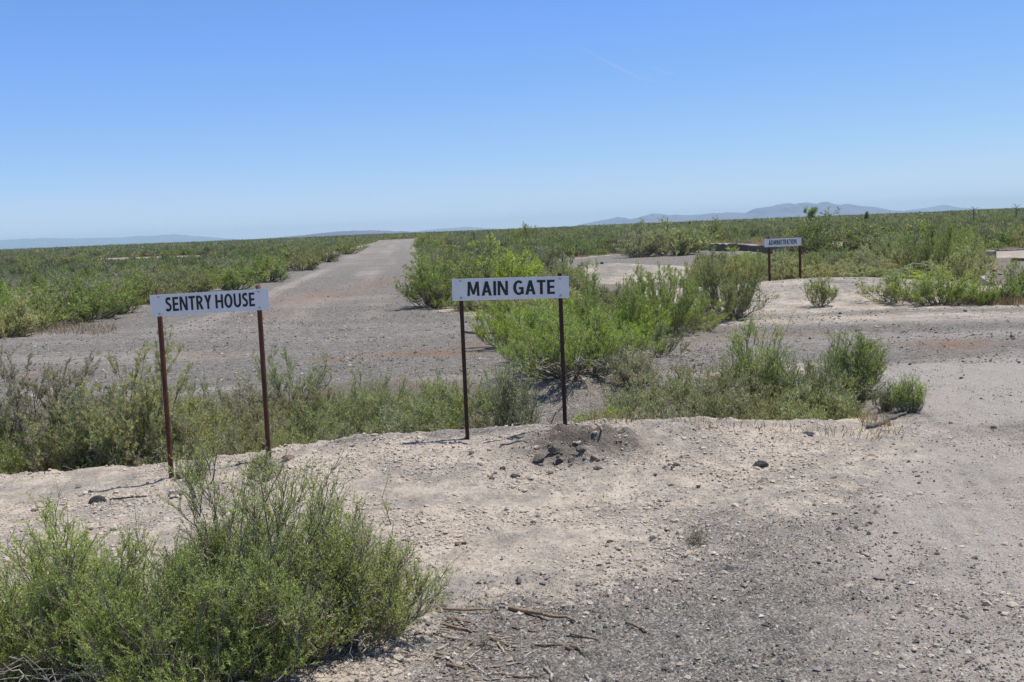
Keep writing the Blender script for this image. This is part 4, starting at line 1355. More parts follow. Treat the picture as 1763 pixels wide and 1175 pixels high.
G1 = 'broken sticks littering the ground beside the near shrub'
STICKS = [
    (876, 1052, 992, 1073, 4.2, STICK, 'longest and thickest brown stick lying across the ground'),
    (752, 1050, 850, 1052, 2.6, STICK, 'thin brown stick running out from the near green shrub'),
    (1078, 1074, 1114, 1092, 2.6, STICK, 'short brown stick lying alone right of the longest stick'),
    (975, 1118, 1002, 1131, 3.6, STICK, 'stout short brown stick below the longest stick'),
    (982, 1116, 1004, 1120, 2.2, STICK, 'thin short stick just above the stout short one'),
    (982, 1096, 1030, 1104, 1.8, STICK, 'slim tan stick below the right end of the longest stick'),
    (937, 1152, 950, 1176, 3.2, PALE_STICK, 'bleached stick standing out at the bottom edge'),
    (845, 1100, 876, 1114, 2.6, STICK, 'curved brown stick left of centre in the litter'),
    (856, 1108, 868, 1126, 2.2, PALE_STICK, 'pale splinter pointing down under the curved stick'),
    (902, 1134, 924, 1122, 1.9, PALE_STICK, 'pale slanting splinter in the middle of the litter'),
    (872, 1148, 896, 1142, 2.0, PALE_STICK, 'pale bent splinter low in the litter'),
    (770, 1068, 810, 1074, 2.8, STICK, 'reddish stick by the edge of the near shrub'),
    (766, 1080, 812, 1092, 2.8, STICK, 'thick brown stick lying under the reddish one'),
    (922, 1113, 970, 1112, 1.9, STICK, 'level thin stick right of the litter'),
    (768, 1148, 800, 1154, 3.2, STICK, 'thick brown stick low by the near shrub'),
    (803, 1142, 834, 1160, 2.2, PALE_STICK, 'grey slanting stick low in the litter'),
    (876, 1166, 916, 1168, 2.2, STICK, 'dark reddish stick at the bottom of the litter'),
    (1008, 1165, 1016, 1176, 3.0, PALE_STICK, 'pale stub at the bottom edge right of the litter'),
    (770, 1100, 795, 1103, 2.6, PALE_STICK, 'pale curled bark piece by the near shrub'),
    (752, 1122, 772, 1112, 2.6, PALE_STICK, 'pale chunk of wood at the near shrub edge'),
    (795, 1124, 815, 1112, 2.2, STICK, 'slanting brown stick in the left of the litter'),
    (806, 1138, 828, 1120, 2.0, PALE_STICK, 'long grey slanting stick in the left of the litter'),
    (752, 1128, 778, 1133, 2.0, STICK, 'low dark stick under the slanting ones'),
    (1312, 1078, 1324, 1080, 1.6, STICK, 'tiny tan splinter on the gravel at right'),
    (190, 862, 252, 858, 1.6, RUBBER, 'thin dark rod on the sand right of the rubber disc'),  # cast shadow of the left sign, laid on the sand as a dark rod
    (858, 742, 950, 710, 1.8, DEADWOOD, 'pale dead branch lying in the ditch under the middle sign'),
    (1005, 715, 1030, 745, 1.8, DEADWOOD, 'grey dead branch down the ditch bank right of the post'),
    (862, 768, 908, 764, 1.7, DARKWOOD, 'dark stick lying on the bank just left of the rubble heap'),
    (800, 574, 862, 576, 2.6, STICK, 'tan stick at the corner of the gravel road under the middle sign'),
    (1495, 740, 1560, 712, 4.0, DARKWOOD, 'dark log at the foot of the two little green shrubs'),
]
for i, t_ in enumerate(STICKS):
    stick(*t_, seed=700 + i)


def chips():
    """splinters too many to tell apart, one by one, near the sticks"""
    rng = random.Random(12)
    for i in range(120):
        px, py = rng.gauss(825, 70), rng.uniform(1068, 1176)
        if px < 745 or px > 1000: continue
        a = rng.uniform(-0.6, 0.5)
        l = rng.uniform(7, 18)
        o = stick(px, py, px + l * math.cos(a), py + l * math.sin(a) * 0.6, rng.uniform(1.0, 2.0), rng.choice([STICK, PALE_STICK, PALE_STICK]), 'small loose splinter in the litter of broken sticks', 3000 + i, cat='splinter', group='loose splinters between the broken sticks', bend=0.1)
        o.name = 'splinter'


chips()


def bits():
    # half-buried black disc
    g = ground_at(168, 866)
    root = empty('rubber_disc', (g[0], g[1], g[2] - 0.012), 0.35)
    tag(root, 'small black rubber disc standing half buried in the sand at left', 'disc')
    m = MB()
    n = 40
    R0, T = 0.056, 0.030
    prof = [(-T / 2, 0.0), (-T / 2, R0 * 0.62), (-T / 2, R0 * 0.9), (-T / 2 + 0.004, R0), (T / 2 - 0.004, R0), (T / 2, R0 * 0.9), (T / 2, 0.0)]
    V, Fq = [], []
    for (yy, rr) in prof:
        for k in range(n):
            a = 2 * PI * k / n
            V.append((rr * math.cos(a) * 1.1, yy, rr * math.sin(a)))
    for i in range(len(prof) - 1):
        for k in range(n):
            k2 = (k + 1) % n
            Fq.append((i * n + k, (i + 1) * n + k, (i + 1) * n + k2, i * n + k2))
    V = np.array(V)
    V[:, 1] -= V[:, 2] * -0.35
    m.add(V, Fq)
    m.build('tread', RUBBER, root, smooth=True)
    m = MB()
    V = [(0.62 * R0 * 1.1 * math.cos(2 * PI * k / n), -T / 2 - 0.003 + 0.35 * 0.62 * R0 * math.sin(2 * PI * k / n), 0.62 * R0 * math.sin(2 * PI * k / n)) for k in range(n)]
    V2 = [(x, y + 0.0028, z) for x, y, z in V]
    m.add(V + V2, [tuple(range(n))] + [(k, n + k, n + (k + 1) % n, (k + 1) % n) for k in range(n)])
    m.build('face_plate', ROCKS['dark'], root)

    # low foundation wall beyond the gravel pad
    def wall(pts, top_px, label, th=0.35, mat=DARK_CONC, cap=True, name='foundation_wall'):
        base = [ground_at(*p) for p in pts]
        c = np.mean(base, 0)
        root = empty(name, c)
        tag(root, label, 'wall', 'remains of low concrete foundations')
        m, mc = MB(), MB()
        rng = np.random.default_rng(int(pts[0][0]))
        P, Tp = [], []
        for i in range(len(base) - 1):
            nseg = 10
            for k in range(nseg + (i == len(base) - 2)):
                t = k / nseg
                P.append(base[i] + (base[i + 1] - base[i]) * t)
        P = np.array(P) - c
        dirn = nrm(P[-1] - P[0]) * np.array([1, 1, 0])
        nor = np.array([-dirn[1], dirn[0], 0])
        hs = top_px * c[1] / F_PX * (1 + 0.10 * rng.normal(0, 1, len(P)))
        for j in range(len(P)):
            q = P[j]
            Tp.append([q - nor * th / 2 + (0, 0, -0.2), q - nor * th / 2 + (0, 0, hs[j]), q + nor * th / 2 + (0, 0, hs[j]), q + nor * th / 2 + (0, 0, -0.2)])
        Tp = np.array(Tp)
        k = len(Tp)
        q = []
        for j in range(k - 1):
            for a in range(4):
                b = (a + 1) % 4
                q.append((j * 4 + a, (j + 1) * 4 + a, (j + 1) * 4 + b, j * 4 + b))
        m.add(Tp.reshape(-1, 3), q + [(0, 1, 2, 3), (k * 4 - 1, k * 4 - 2, k * 4 - 3, k * 4 - 4)])
        m.build('wall_body', mat, root)
        if cap:
            Cp = []
            for j in range(k):
                qq = P[j]
                z0, z1 = hs[j] + 0.003, hs[j] + 0.06
                w = th / 2 + 0.05
                Cp.append([qq - nor * w + (0, 0, z0), qq - nor * w + (0, 0, z1), qq + nor * w + (0, 0, z1), qq + nor * w + (0, 0, z0)])
            mc.add(np.array(Cp).reshape(-1, 3), q + [(0, 1, 2, 3), (k * 4 - 1, k * 4 - 2, k * 4 - 3, k * 4 - 4)])
            mc.build('coping', CONCRETE, root)
    wall([(1226, 432), (1262, 433)], 11, 'low broken concrete wall at the left of the far sign, with a pale top')
    wall([(1262, 430), (1345, 436)], 9, 'long low concrete wall running behind the far sign panel')
    wall([(1308, 437), (1344, 437)], 12, 'dark concrete block seen right under the far sign panel', cap=False, mat=DARK_CONC, name='concrete_block')
    wall([(1434, 444), (1505, 440)], 14, 'dark low wall with a pale top, under the big dark green shrub', mat=DARK_CONC)
    wall([(1590, 440), (1626, 439)], 4, 'thin pale edge of a foundation showing between the right thicket shrubs')
    wall([(1688, 446), (1706, 447)], 14, 'short tilted concrete stub standing by the bare patch at right', mat=CONCRETE, cap=False, name='concrete_stub')
    wall([(1716, 433), (1763, 431)], 2.4, 'thin pale concrete slab edge at the back of the right bare patch', mat=CONCRETE, cap=False, name='concrete_slab')
    wall([(1742, 450), (1785, 449)], 5, 'brownish concrete slab edge at the right border', mat=DARK_CONC, cap=False, name='concrete_slab')
    # pale slab end in front of the rubble
    g = ground_at(1704, 492)
    r = empty('concrete_slab', g, 0.3)
    tag(r, 'bright pale slab end leaning between the right shrubs', 'slab', 'remains of low concrete foundations')
    m = MB(); m.box(-0.08, 0.08, -0.12, 0.22, -0.05, 0.10)
    m.v[0][:, 2] += m.v[0][:, 1] * 0.42
    o = m.build('slab_body', ROCKS['pale'], r)
    bv = o.modifiers.new('edge', 'BEVEL'); bv.width = 0.02; bv.segments = 2
    # rubble in front of the stub
    for k, (px, py, w, h, kd) in enumerate([(1688, 470, 12, 7, 'dark'), (1700, 474, 10, 7, 'pale'), (1712, 468, 12, 8, 'brown'), (1722, 474, 9, 6, 'grey'), (1694, 480, 10, 6, 'pale'), (1730, 468, 10, 6, 'dark')]):
        o = stone(px, py, w, h, kd, ['dark block at the left of the rubble by the right shrubs', 'pale block in the middle of the rubble by the right shrubs', 'brown block on the rubble by the right shrubs', 'grey block at the right of the rubble', 'lowest pale block of the rubble', 'dark block at the right end of the rubble'][k], 1200 + k, group='rubble blocks at the right')
        o.name = 'rubble_block'
    # fence posts far out in the scrub
    for k, (px, py, top, lab) in enumerate([(816.5, 413, 401, 'left and shorter of two thin dark posts in the far scrub'), (842, 412, 399, 'right and taller of two thin dark posts in the far scrub')]):
        g = at_depth(px, py, 82.0)
        z0 = gz1(g[0], g[1])
        zt = at_depth(px, top, 82.0)[2]
        r = empty('fence_post', (g[0], g[1], z0), 0.1 * k)
        tag(r, lab, 'post', 'thin posts in the far scrub')
        m = MB(); m.tube([(0, 0, -0.2), (0, 0, (zt - z0) * 0.5), (0, 0, zt - z0)], [0.055, 0.05, 0.048], 7)
        m.build('shaft', DARKWOOD, r)
        m = MB(); m.tube([(0, 0, zt - z0 + 0.002), (0, 0, zt - z0 + 0.03)], [0.052, 0.03], 7)
        m.build('tip', DARKWOOD, r)
    # timber piece on the far sand patch, plank on the road edge
    g = at_depth(805, 404, 88.0)
    m = MB()
    m.tube([(-0.9, 0, 0.10), (-0.2, 0.05, 0.17), (0.5, 0, 0.15), (0.9, -0.1, 0.05)], [0.08, 0.13, 0.12, 0.06], 8)
    o = m.build('log', DARKWOOD, smooth=True)
    o.location = (g[0], g[1], gz1(g[0], g[1]) + 0.35)
    tag(o, 'dark log lying on the far pale patch left of the thin posts', 'log')
    g = ground_at(722, 437)
    m = MB(); m.box(-0.42, 0.42, -0.14, 0.14, 0.0, 0.06); m.v[0][:, 2] += m.v[0][:, 0] * 0.04
    o = m.build('plank', PALE_STICK); o.location = (g[0], g[1], g[2] + 0.01); o.rotation_euler = (0, 0.02, 0.08)
    bv = o.modifiers.new('edge', 'BEVEL'); bv.width = 0.01
    tag(o, 'pale plank lying flat on the right edge of the gravel road', 'plank')
    g = ground_at(738, 436)
    m = MB(); m.tube([(-0.2, 0, 0.06), (0, 0.02, 0.12), (0.2, 0, 0.05)], [0.04, 0.07, 0.03], 7)
    o = m.build('stick', PALE_STICK, smooth=True); o.location = tuple(g)
    tag(o, 'stubby pale wood chunk at the right end of the road-edge plank', 'stick')
    # arched dead branch
    Y = ground_at(1580, 500)[1]
    pts = [at_depth(px, py, Y) for px, py in [(1550, 470), (1558, 460), (1572, 454), (1586, 455), (1600, 458), (1610, 464), (1613, 474)]]
    c = pts[0]
    m = MB(); m.tube(np.array(pts) - c, np.linspace(0.018, 0.009, 7), 6)
    sub = np.array([at_depth(px, py, Y) for px, py in [(1586, 455), (1594, 464), (1600, 476)]]) - c
    m.tube(sub, [0.014, 0.011, 0.008], 5)
    leg = np.array([at_depth(1550, 470, Y), at_depth(1545, 490, Y), at_depth(1543, 505, Y)]) - c
    m.tube(leg, [0.018, 0.02, 0.022], 6)
    o = m.build('dead_branch', DEADWOOD, smooth=True); o.location = tuple(c)
    tag(o, 'pale dead branch arching over the thicket right of the far sign', 'branch')


bits()


def far_trees():
    """dark low trees and bare snags on the skyline"""
    rng = np.random.default_rng(4)
    for (px, top, w, Y, lab, lean) in [
        (1396, 361, 22, 210.0, 'dark ragged small tree on the skyline in front of the right mountains', 0.3),
        (1492, 366.5, 6, 230.0, 'tiny dark bush-like tree alone on the skyline right of the mountains', 0),
    ]:
        p = at_depth(px, top, Y)
        z0 = gz1(p[0], p[1])
        H = max(p[2] - z0, 1.1)
        R = w / 2 * Y / F_PX
        root = empty('small_tree', (p[0], p[1], z0))
        tag(root, lab, 'tree', 'small trees on the skyline')
        m = MB()
        m.tube([(0, 0, -0.2), (0.05, 0, H * 0.3), (0.1, 0, H * 0.75)], [0.14, 0.1, 0.04], 6)
        for k in range(5):
            a = k * 1.25
            m.tube([(0.05, 0, H * 0.3), (R * 0.5 * math.cos(a), R * 0.5 * math.sin(a), H * 0.55), (R * 0.8 * math.cos(a), R * 0.8 * math.sin(a), H * 0.78)], [0.07, 0.05, 0.02], 5)
        m.build('trunk', DARKWOOD, root, smooth=True)
        n = 900
        cl = np.stack([rng.uniform(-R * .8, R * .8, 7), rng.uniform(-R * .7, R * .7, 7), H * rng.uniform(0.5, 0.95, 7)], -1)
        cl[0] = (R * 0.25, 0, H * 0.9)
        P = cl[rng.integers(0, 7, n)] + rng.normal(0, 0.16, (n, 3)) * np.array([R, R, H * 0.55])
        V, Q = leaves(rng, P, np.tile([0, 0, 1.0], (n, 1)), 0.35, 0.14, 1.4)
        mesh_obj('crown', V, Q, np.full(len(Q), 4), LEAF['green'], root)
    for (px, top, Y, lab) in [(1749, 351, 120.0, 'bare forked dead snag on the skyline at far right'), (1676, 356, 120.0, 'small bare snag on the skyline right of the mountains')]:
        p = at_depth(px, top, Y)
        z0 = gz1(p[0], p[1])
        H = max(p[2] - z0, 1.0)
        m = MB()
        m.tube([(0, 0, -0.2), (0.05, 0, H * 0.5), (0.0, 0, H)], [0.06, 0.05, 0.02], 5)
        for k in range(7):
            a = k * 2.4
            zz = H * (0.45 + 0.07 * k)
            m.tube([(0.02, 0, zz), (0.25 * math.cos(a), 0.25 * math.sin(a), zz + 0.15), (0.55 * math.cos(a), 0.5 * math.sin(a), zz + 0.32)], [0.03, 0.025, 0.012], 4)
        o = m.build('dead_shrub', DARKWOOD, smooth=True)
        o.location = (p[0], p[1], z0)
        tag(o, lab, 'dead shrub')


far_trees()


def grass_stuff():
    rng = np.random.default_rng(14)
    P, Hh = [], []
    def patch(px0, px1, py0, py1, n, h):
        for _ in range(n):
            d = flat_at(rng.uniform(px0, px1), rng.uniform(py0, py1))
            P.append(d); Hh.append(h * rng.uniform(0.5, 1.2))
    patch(1630, 1790, 517, 528, 2600, 0.16)
    patch(1240, 1340, 420, 428, 1600, 0.5)
    patch(1015, 1090, 700, 745, 260, 0.13)
    patch(1180, 1560, 742, 760, 240, 0.09)
    patch(1480, 1540, 718, 735, 150, 0.09)
    patch(20, 200, 562, 578, 500, 0.2)
    P = np.array(P); Hh = np.array(Hh)
    z = gz(P[:, 0], P[:, 1])
    n = len(P)
    B = np.stack([P[:, 0], P[:, 1], z - 0.01], -1)
    lean = rng.normal(0, 0.35, (n, 2))
    T = B + np.stack([lean[:, 0] * Hh, lean[:, 1] * Hh, Hh], -1)
    wd = (0.0022 + P[:, 1] * 0.00022)[:, None]
    a = rng.uniform(0, 2 * PI, n)
    Wv = np.stack([np.cos(a), np.sin(a), np.zeros(n)], -1) * wd
    V = np.stack([B - Wv, B + Wv, T], 1).reshape(-1, 3)
    o = mesh_obj('dry_grass', V, np.arange(n * 3), np.full(n, 3), GRASS)
    tag(o, 'dry tan grass at the verges and between the shrubs', 'grass', kind='stuff')


grass_stuff()


def pebbles():
    rng = np.random.default_rng(33)
    m, nt, out = new_mat('pebble_mix')
    g = nt.nodes.new('ShaderNodeNewGeometry')
    c = ramp(nt, g.outputs['Random Per Island'], [(0.0, (0.065, 0.057, 0.05)), (0.3, (0.16, 0.14, 0.122)), (0.55, (0.28, 0.245, 0.21)), (0.72, (0.36, 0.28, 0.21)), (0.88, (0.38, 0.32, 0.275)), (0.96, (0.52, 0.47, 0.43)), (1.0, (0.62, 0.58, 0.54))])
    b = N(nt, 'ShaderNodeBsdfPrincipled', Roughness=0.9)
    nt.links.new(c, b.inputs['Base Color'])
    nt.links.new(b.outputs[0], out.inputs[0])
    n = 330000
    # nearer ground gets more of them
    y = 3.0 + 22.0 * rng.uniform(0, 1, n) ** 2.2
    x = rng.uniform(-1, 1, n) * (y * 0.50 + 0.3)
    at = ground_attrs(x, y)
    dens = np.clip(0.42 + 0.85 * at['gravel'] - 0.75 * at['dust'] * at['gravel'] - 0.3 * at['litter'] + 0.7 * at['soil'], 0.04, 1)
    clus = np.clip(0.5 + 1.6 * fbm(x / 0.6, y / 0.6, 3, 71), 0.1, 1.0)
    k = rng.uniform(0, 1, n) < dens * clus
    x, y = x[k], y[k]
    n1 = len(x)
    # coarser stones lying on the roads
    y2 = 11.0 + 34.0 * rng.uniform(0, 1, 60000) ** 1.7
    x2 = rng.uniform(-1, 1, 60000) * (y2 * 0.5 + 0.5)
    on = (road_sd(x2, y2) < 0.3) & (rng.uniform(0, 1, 60000) < np.clip(0.5 + 1.5 * fbm(x2 / 1.8, y2 / 1.8, 3, 72), 0.08, 1))
    x, y = np.concatenate([x, x2[on]]), np.concatenate([y, y2[on]])
    n = len(x)
    s = np.exp(rng.normal(math.log(0.0036), 0.5, n))
    s = np.clip(s, 0.0020, 0.018) * (1 + 0.05 * np.maximum(y - 8, 0)) * np.where(rng.uniform(0, 1, n) < 0.03, 1.9, 1.0)
    s[n1:] = np.clip(np.exp(rng.normal(math.log(0.011), 0.45, n - n1)), 0.006, 0.035)
    z = gz(x, y)
    octv = np.array([(1, 0, 0), (-1, 0, 0), (0, 1, 0), (0, -1, 0), (0, 0, 1), (0, 0, -1)], float)
    of = np.array([(0, 2, 4), (2, 1, 4), (1, 3, 4), (3, 0, 4), (2, 0, 5), (1, 2, 5), (3, 1, 5), (0, 3, 5)])
    V = octv[None] * rng.uniform(0.65, 1.3, (n, 6, 1)) * np.array([1, 0.8, 0.55])
    V = V + rng.normal(0, 0.16, V.shape)
    a = rng.uniform(0, 2 * PI, n)
    ca, sa = np.cos(a)[:, None], np.sin(a)[:, None]
    X = V[..., 0] * ca - V[..., 1] * sa
    Yv = V[..., 0] * sa + V[..., 1] * ca
    V = np.stack([X, Yv, V[..., 2]], -1) * s[:, None, None]
    V += np.stack([x, y, z + s * 0.22], -1)[:, None]
    F = (of[None] + (np.arange(n) * 6)[:, None, None]).reshape(-1, 3)
    o = mesh_obj('gravel', V.reshape(-1, 3), F, np.full(len(F), 3), m)
    tag(o, 'loose grey and tan gravel strewn over the ground', 'gravel', kind='stuff')


pebbles()


def clods():
    """crumbs of dried pale crust lying on the sand"""
    rng = np.random.default_rng(44)
    m = plain_mat('dried_crust', [(0.25, (0.36, 0.292, 0.228)), (0.55, (0.53, 0.435, 0.345)), (0.8, (0.64, 0.54, 0.44))], 30, 0.95, 0.5, 120)
    n = 120000
    y = 3.2 + 6.2 * rng.uniform(0, 1, n) ** 1.2
    x = rng.uniform(-1, 1, n) * (y * 0.50 + 0.3)
    at = ground_attrs(x, y)
    clus = np.clip(0.45 + 1.9 * fbm(x / 0.45, y / 0.4, 3, 171), 0.0, 1.0)
    k = rng.uniform(0, 1, n) < np.clip(0.9 - at['gravel'] * 1.1 - at['litter'], 0, 1) * clus * sst(9.2, 8.4, y)
    x, y = x[k], y[k]
    n = len(x)
    s = np.clip(np.exp(rng.normal(math.log(0.0065), 0.5, n)), 0.003, 0.026)
    V = IV[None] * rng.uniform(0.7, 1.2, (n, 12, 1)) * np.array([1, 0.8, 0.5])
    V = V + rng.normal(0, 0.1, V.shape)
    a = rng.uniform(0, 2 * PI, n)
    ca, sa = np.cos(a)[:, None], np.sin(a)[:, None]
    V = np.stack([V[..., 0] * ca - V[..., 1] * sa, V[..., 0] * sa + V[..., 1] * ca, V[..., 2]], -1) * s[:, None, None]
    V += np.stack([x, y, gz(x, y) + s * 0.15], -1)[:, None]
    F = (np.array(IF)[None] + (np.arange(n) * 12)[:, None, None]).reshape(-1, 3)
    o = mesh_obj('crust_crumbs', V.reshape(-1, 3), F, np.full(len(F), 3), m)
    tag(o, 'crumbs of dried pale crust scattered over the sand', 'crumbs', kind='stuff')


clods()


# ------------------------------------------------------------------ far hills
def hill_mat(name, a, b):
    return plain_mat(name, [(0.3, a), (0.7, b)], 0.004, 0.95, detail=8)


def hills(name, D, prof, depth, mat, seed):
    """prof: (picture column, row of the ridge line); a ridge of real depth at distance D"""
    P = [at_depth(px, py, D) for px, py in prof]
    xs = np.array([p[0] for p in P]); zs = np.array([p[2] for p in P])
    nx, nv = 260, 46
    X = np.linspace(xs[0], xs[-1], nx)
    Z = np.interp(X, xs, zs)
    Z = Z + 0.10 * np.maximum(Z, 0) * fbm(X / ((xs[-1] - xs[0]) * 0.018), X * 0, 3, seed + 3)
    span = xs[-1] - xs[0]
    v = np.linspace(-1, 1, nv)
    GX, GV = np.meshgrid(X, v)
    GY = D + GV * depth + vnoise(GX / (span * 0.1), GV * 0, seed) * depth * 0.3
    sl = (1 - np.abs(GV)) ** 0.8
    top = np.maximum(Z, 1.0)[None]
    GZ = top * (sl + 0.55 * fbm(GX / (span * 0.035), GV * 3.2, 4, seed) * sl * (1 - sl) * 2.4)
    GZ = np.minimum(GZ, top * (0.02 + 0.98 * sl + 0.12 * (1 - sl))) - 0.03 * top
    GZ[np.abs(GV) > 0.999] = -12
    V = np.stack([GX, GY, GZ], -1).reshape(-1, 3)
    i = (np.arange(nv - 1)[:, None] * nx + np.arange(nx - 1)[None]).ravel()
    Q = np.stack([i, i + 1, i + 1 + nx, i + nx], -1)
    o = mesh_obj(name, V, Q, np.full(len(Q), 4), mat, smooth=True)
    tag(o, kind='structure')


HM = hill_mat('haze_blue_rock', (0.085, 0.095, 0.150), (0.150, 0.160, 0.215))  # blue of the distance haze painted into the rock colour
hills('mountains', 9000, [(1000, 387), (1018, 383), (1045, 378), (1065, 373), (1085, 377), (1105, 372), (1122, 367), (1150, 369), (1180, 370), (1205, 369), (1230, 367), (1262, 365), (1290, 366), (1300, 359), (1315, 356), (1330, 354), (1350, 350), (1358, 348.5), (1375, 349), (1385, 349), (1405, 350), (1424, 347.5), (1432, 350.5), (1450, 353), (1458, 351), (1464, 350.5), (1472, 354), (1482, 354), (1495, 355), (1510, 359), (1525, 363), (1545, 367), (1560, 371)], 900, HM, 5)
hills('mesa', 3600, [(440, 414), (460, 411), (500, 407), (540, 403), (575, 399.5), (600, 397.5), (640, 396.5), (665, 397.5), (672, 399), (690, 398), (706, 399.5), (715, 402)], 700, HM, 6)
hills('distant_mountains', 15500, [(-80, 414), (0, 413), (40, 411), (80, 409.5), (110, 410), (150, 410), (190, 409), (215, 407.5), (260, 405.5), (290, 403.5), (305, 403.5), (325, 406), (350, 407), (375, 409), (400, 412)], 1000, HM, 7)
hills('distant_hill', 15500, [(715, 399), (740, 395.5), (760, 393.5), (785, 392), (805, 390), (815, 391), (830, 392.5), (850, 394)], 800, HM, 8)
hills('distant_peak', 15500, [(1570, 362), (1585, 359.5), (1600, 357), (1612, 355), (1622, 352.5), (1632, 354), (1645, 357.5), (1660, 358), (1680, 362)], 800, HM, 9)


def haze_box():
    m = bpy.data.materials.new('haze_air')
    m.use_nodes = True
    nt = m.node_tree
    nt.nodes.clear()
    out = nt.nodes.new('ShaderNodeOutputMaterial')
    v = nt.nodes.new('ShaderNodeVolumePrincipled')
    v.inputs['Color'].default_value = (0.66, 0.86, 1.0, 1)
    v.inputs['Density'].default_value = HAZE_DENSITY
    v.inputs['Anisotropy'].default_value = 0.0
    nt.links.new(v.outputs[0], out.inputs['Volume'])
    mb = MB()
    mb.box(-19000, 19000, -5000, 17500, -16, 165)
    o = mb.build('haze', m)
    tag(o, 'pale blue desert haze', 'haze', kind='stuff')


HAZE_DENSITY = 0.85e-4
haze_box()


def contrails():
    m, nt, out = new_mat('contrail_ice')
    tc = nt.nodes.new('ShaderNodeTexCoord').outputs['Object']
    n = tex(nt, 'ShaderNodeTexNoise', tc, Scale=0.004, Detail=5)
    at = N(nt, 'ShaderNodeAttribute', attribute_name='dens').outputs['Fac']
    f = math_n(nt, 'MULTIPLY', math_n(nt, 'MULTIPLY', ramp(nt, n.outputs['Fac'], [(0.3, (0.3, 0.3, 0.3)), (0.65, (1, 1, 1))]), at), 0.16)
    d = N(nt, 'ShaderNodeBsdfDiffuse', Color=(0.95, 0.95, 0.95, 1))
    tl = N(nt, 'ShaderNodeBsdfTranslucent', Color=(0.95, 0.95, 0.95, 1))
    ad = nt.nodes.new('ShaderNodeMixShader')
    nt.links.new(d.outputs[0], ad.inputs[1]); nt.links.new(tl.outputs[0], ad.inputs[2])
    t = nt.nodes.new('ShaderNodeBsdfTransparent')
    ms = nt.nodes.new('ShaderNodeMixShader')
    nt.links.new(f, ms.inputs[0])
    nt.links.new(t.outputs[0], ms.inputs[1])
    nt.links.new(ad.outputs[0], ms.inputs[2])
    nt.links.new(ms.outputs[0], out.inputs[0])
    for (pts, r, lab) in [([(985, 78), (1005, 86), (1030, 98), (1050, 109), (1075, 122), (1095, 132), (1115, 138), (1138, 143)], 11, 'long thin white contrail slanting across the blue sky'),
                          ([(1115, 115), (1130, 118), (1145, 124), (1170, 133)], 9, 'short faint contrail right of the long one')]:
        P = np.array([at_depth(px, py, 15000) for px, py in pts])
        c = P.mean(0)
        k = len(P)
        t_ = np.linspace(0, 1, k)
        v, q = tubes((P - c)[None], np.full((1, k), r) * (0.6 + 0.6 * np.sin(t_ * PI)), 10)
        o = mesh_obj('contrail', v, q, np.full(len(q), 4), m, smooth=True, attrs={'dens': np.repeat(np.sin(np.clip(t_, 0.02, 0.98) * PI) ** 0.7, 10)})
        o.location = tuple(c)
        tag(o, lab, 'contrail')


contrails()

# ------------------------------------------------------------------ light
SUN_EL, SUN_AZ = math.radians(68), math.radians(20)      # azimuth from +x towards +y
sd = Vector((math.cos(SUN_EL) * math.cos(SUN_AZ), math.cos(SUN_EL) * math.sin(SUN_AZ), math.sin(SUN_EL)))
L = bpy.data.lights.new('sun', 'SUN')
L.energy = 4.2
L.angle = math.radians(0.53)
L.color = (1.0, 0.965, 0.90)
so = bpy.data.objects.new('sun', L)
so.rotation_euler = sd.to_track_quat('Z', 'Y').to_euler()
so.location = sd * 50
COL.objects.link(so)

w = bpy.data.worlds.new('World')
S.world = w
w.use_nodes = True
nt = w.node_tree
nt.nodes.clear()
wo = nt.nodes.new('ShaderNodeOutputWorld')
bg = nt.nodes.new('ShaderNodeBackground')
sky = nt.nodes.new('ShaderNodeTexSky')
sky.sky_type = 'NISHITA'
sky.sun_disc = False
sky.sun_elevation = SUN_EL
sky.sun_rotation = PI / 2 - SUN_AZ
sky.altitude = 1400
sky.air_density = 1.0
sky.dust_density = 0.0
sky.ozone_density = 8.0
bg.inputs['Strength'].default_value = 0.10
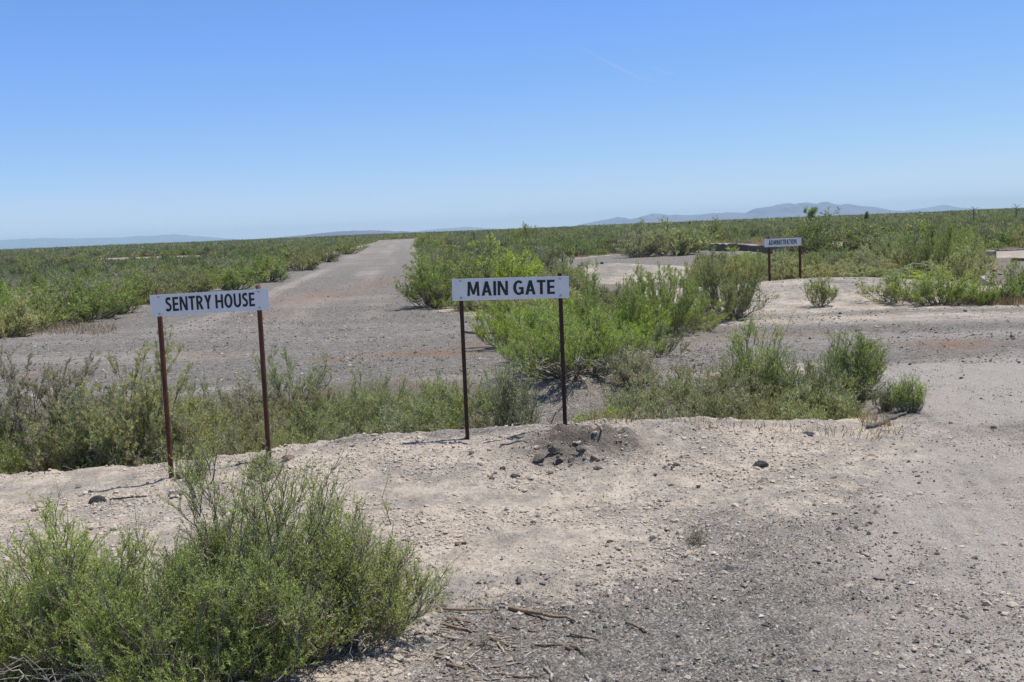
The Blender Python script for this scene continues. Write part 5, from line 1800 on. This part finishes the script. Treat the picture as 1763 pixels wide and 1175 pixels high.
# a little cirrus low on the left
tc = nt.nodes.new('ShaderNodeTexCoord').outputs['Generated']
mp = nt.nodes.new('ShaderNodeMapping')
mp.inputs['Scale'].default_value = (3.0, 3.0, 42.0)
nt.links.new(tc, mp.inputs[0])
cn = tex(nt, 'ShaderNodeTexNoise', mp.outputs[0], Scale=1.6, Detail=5, Roughness=0.55)
sep = nt.nodes.new('ShaderNodeSeparateXYZ')
nt.links.new(tc, sep.inputs[0])
band = ramp(nt, sep.outputs[2], [(0.012, (0, 0, 0)), (0.028, (1, 1, 1)), (0.04, (0.4, 0.4, 0.4)), (0.06, (0, 0, 0))])
side = ramp(nt, math_n(nt, 'MULTIPLY', sep.outputs[0], -1), [(0.22, (0, 0, 0)), (0.42, (1, 1, 1))])
cl = math_n(nt, 'MULTIPLY', math_n(nt, 'MULTIPLY', ramp(nt, cn.outputs['Fac'], [(0.42, (0, 0, 0)), (0.7, (1, 1, 1))]), band), math_n(nt, 'MULTIPLY', side, 0.6))
sc_ = nt.nodes.new('ShaderNodeSeparateColor')
nt.links.new(sky.outputs[0], sc_.inputs[0])
cc_ = nt.nodes.new('ShaderNodeCombineColor')
for i_, (g_, k_) in enumerate(((1.0, 0.965), (0.84, 1.305), (0.12, 6.55))):
    ch_ = math_n(nt, 'MULTIPLY', math_n(nt, 'POWER', sc_.outputs[i_], g_), k_)
    if i_ == 2:
        ch_ = math_n(nt, 'MINIMUM', ch_, math_n(nt, 'MULTIPLY', math_n(nt, 'POWER', sc_.outputs[2], 1.25), 0.885))
    nt.links.new(ch_, cc_.inputs[i_])
deep = cc_.outputs[0]
skyc = mix(nt, cl, deep, (5.6, 6.3, 7.4))
nt.links.new(skyc, bg.inputs['Color'])
nt.links.new(bg.outputs[0], wo.inputs[0])

# ------------------------------------------------------------------ camera and render
cam = bpy.data.cameras.new('camera')
cam.sensor_width = 36.0
cam.lens = F_PX / W_PX * 36.0
cam.clip_start = 0.05
cam.clip_end = 80000
co = bpy.data.objects.new('camera', cam)
cx = math.cos(ROLL) * RT - math.sin(ROLL) * UP
cy = math.sin(ROLL) * RT + math.cos(ROLL) * UP
cz = -FW
M = Matrix(((cx[0], cy[0], cz[0], 0), (cx[1], cy[1], cz[1], 0), (cx[2], cy[2], cz[2], CAM_H), (0, 0, 0, 1)))
co.matrix_world = M
COL.objects.link(co)
S.camera = co
S.view_settings.view_transform = 'Standard'
S.view_settings.look = 'None'
S.view_settings.exposure = 0.22
S.view_settings.gamma = 1.0
S.render.engine = 'CYCLES'
S.cycles.max_bounces = 7
S.cycles.diffuse_bounces = 4
S.cycles.transmission_bounces = 4
S.cycles.transparent_max_bounces = 8
S.cycles.volume_bounces = 2
S.cycles.use_denoising = True
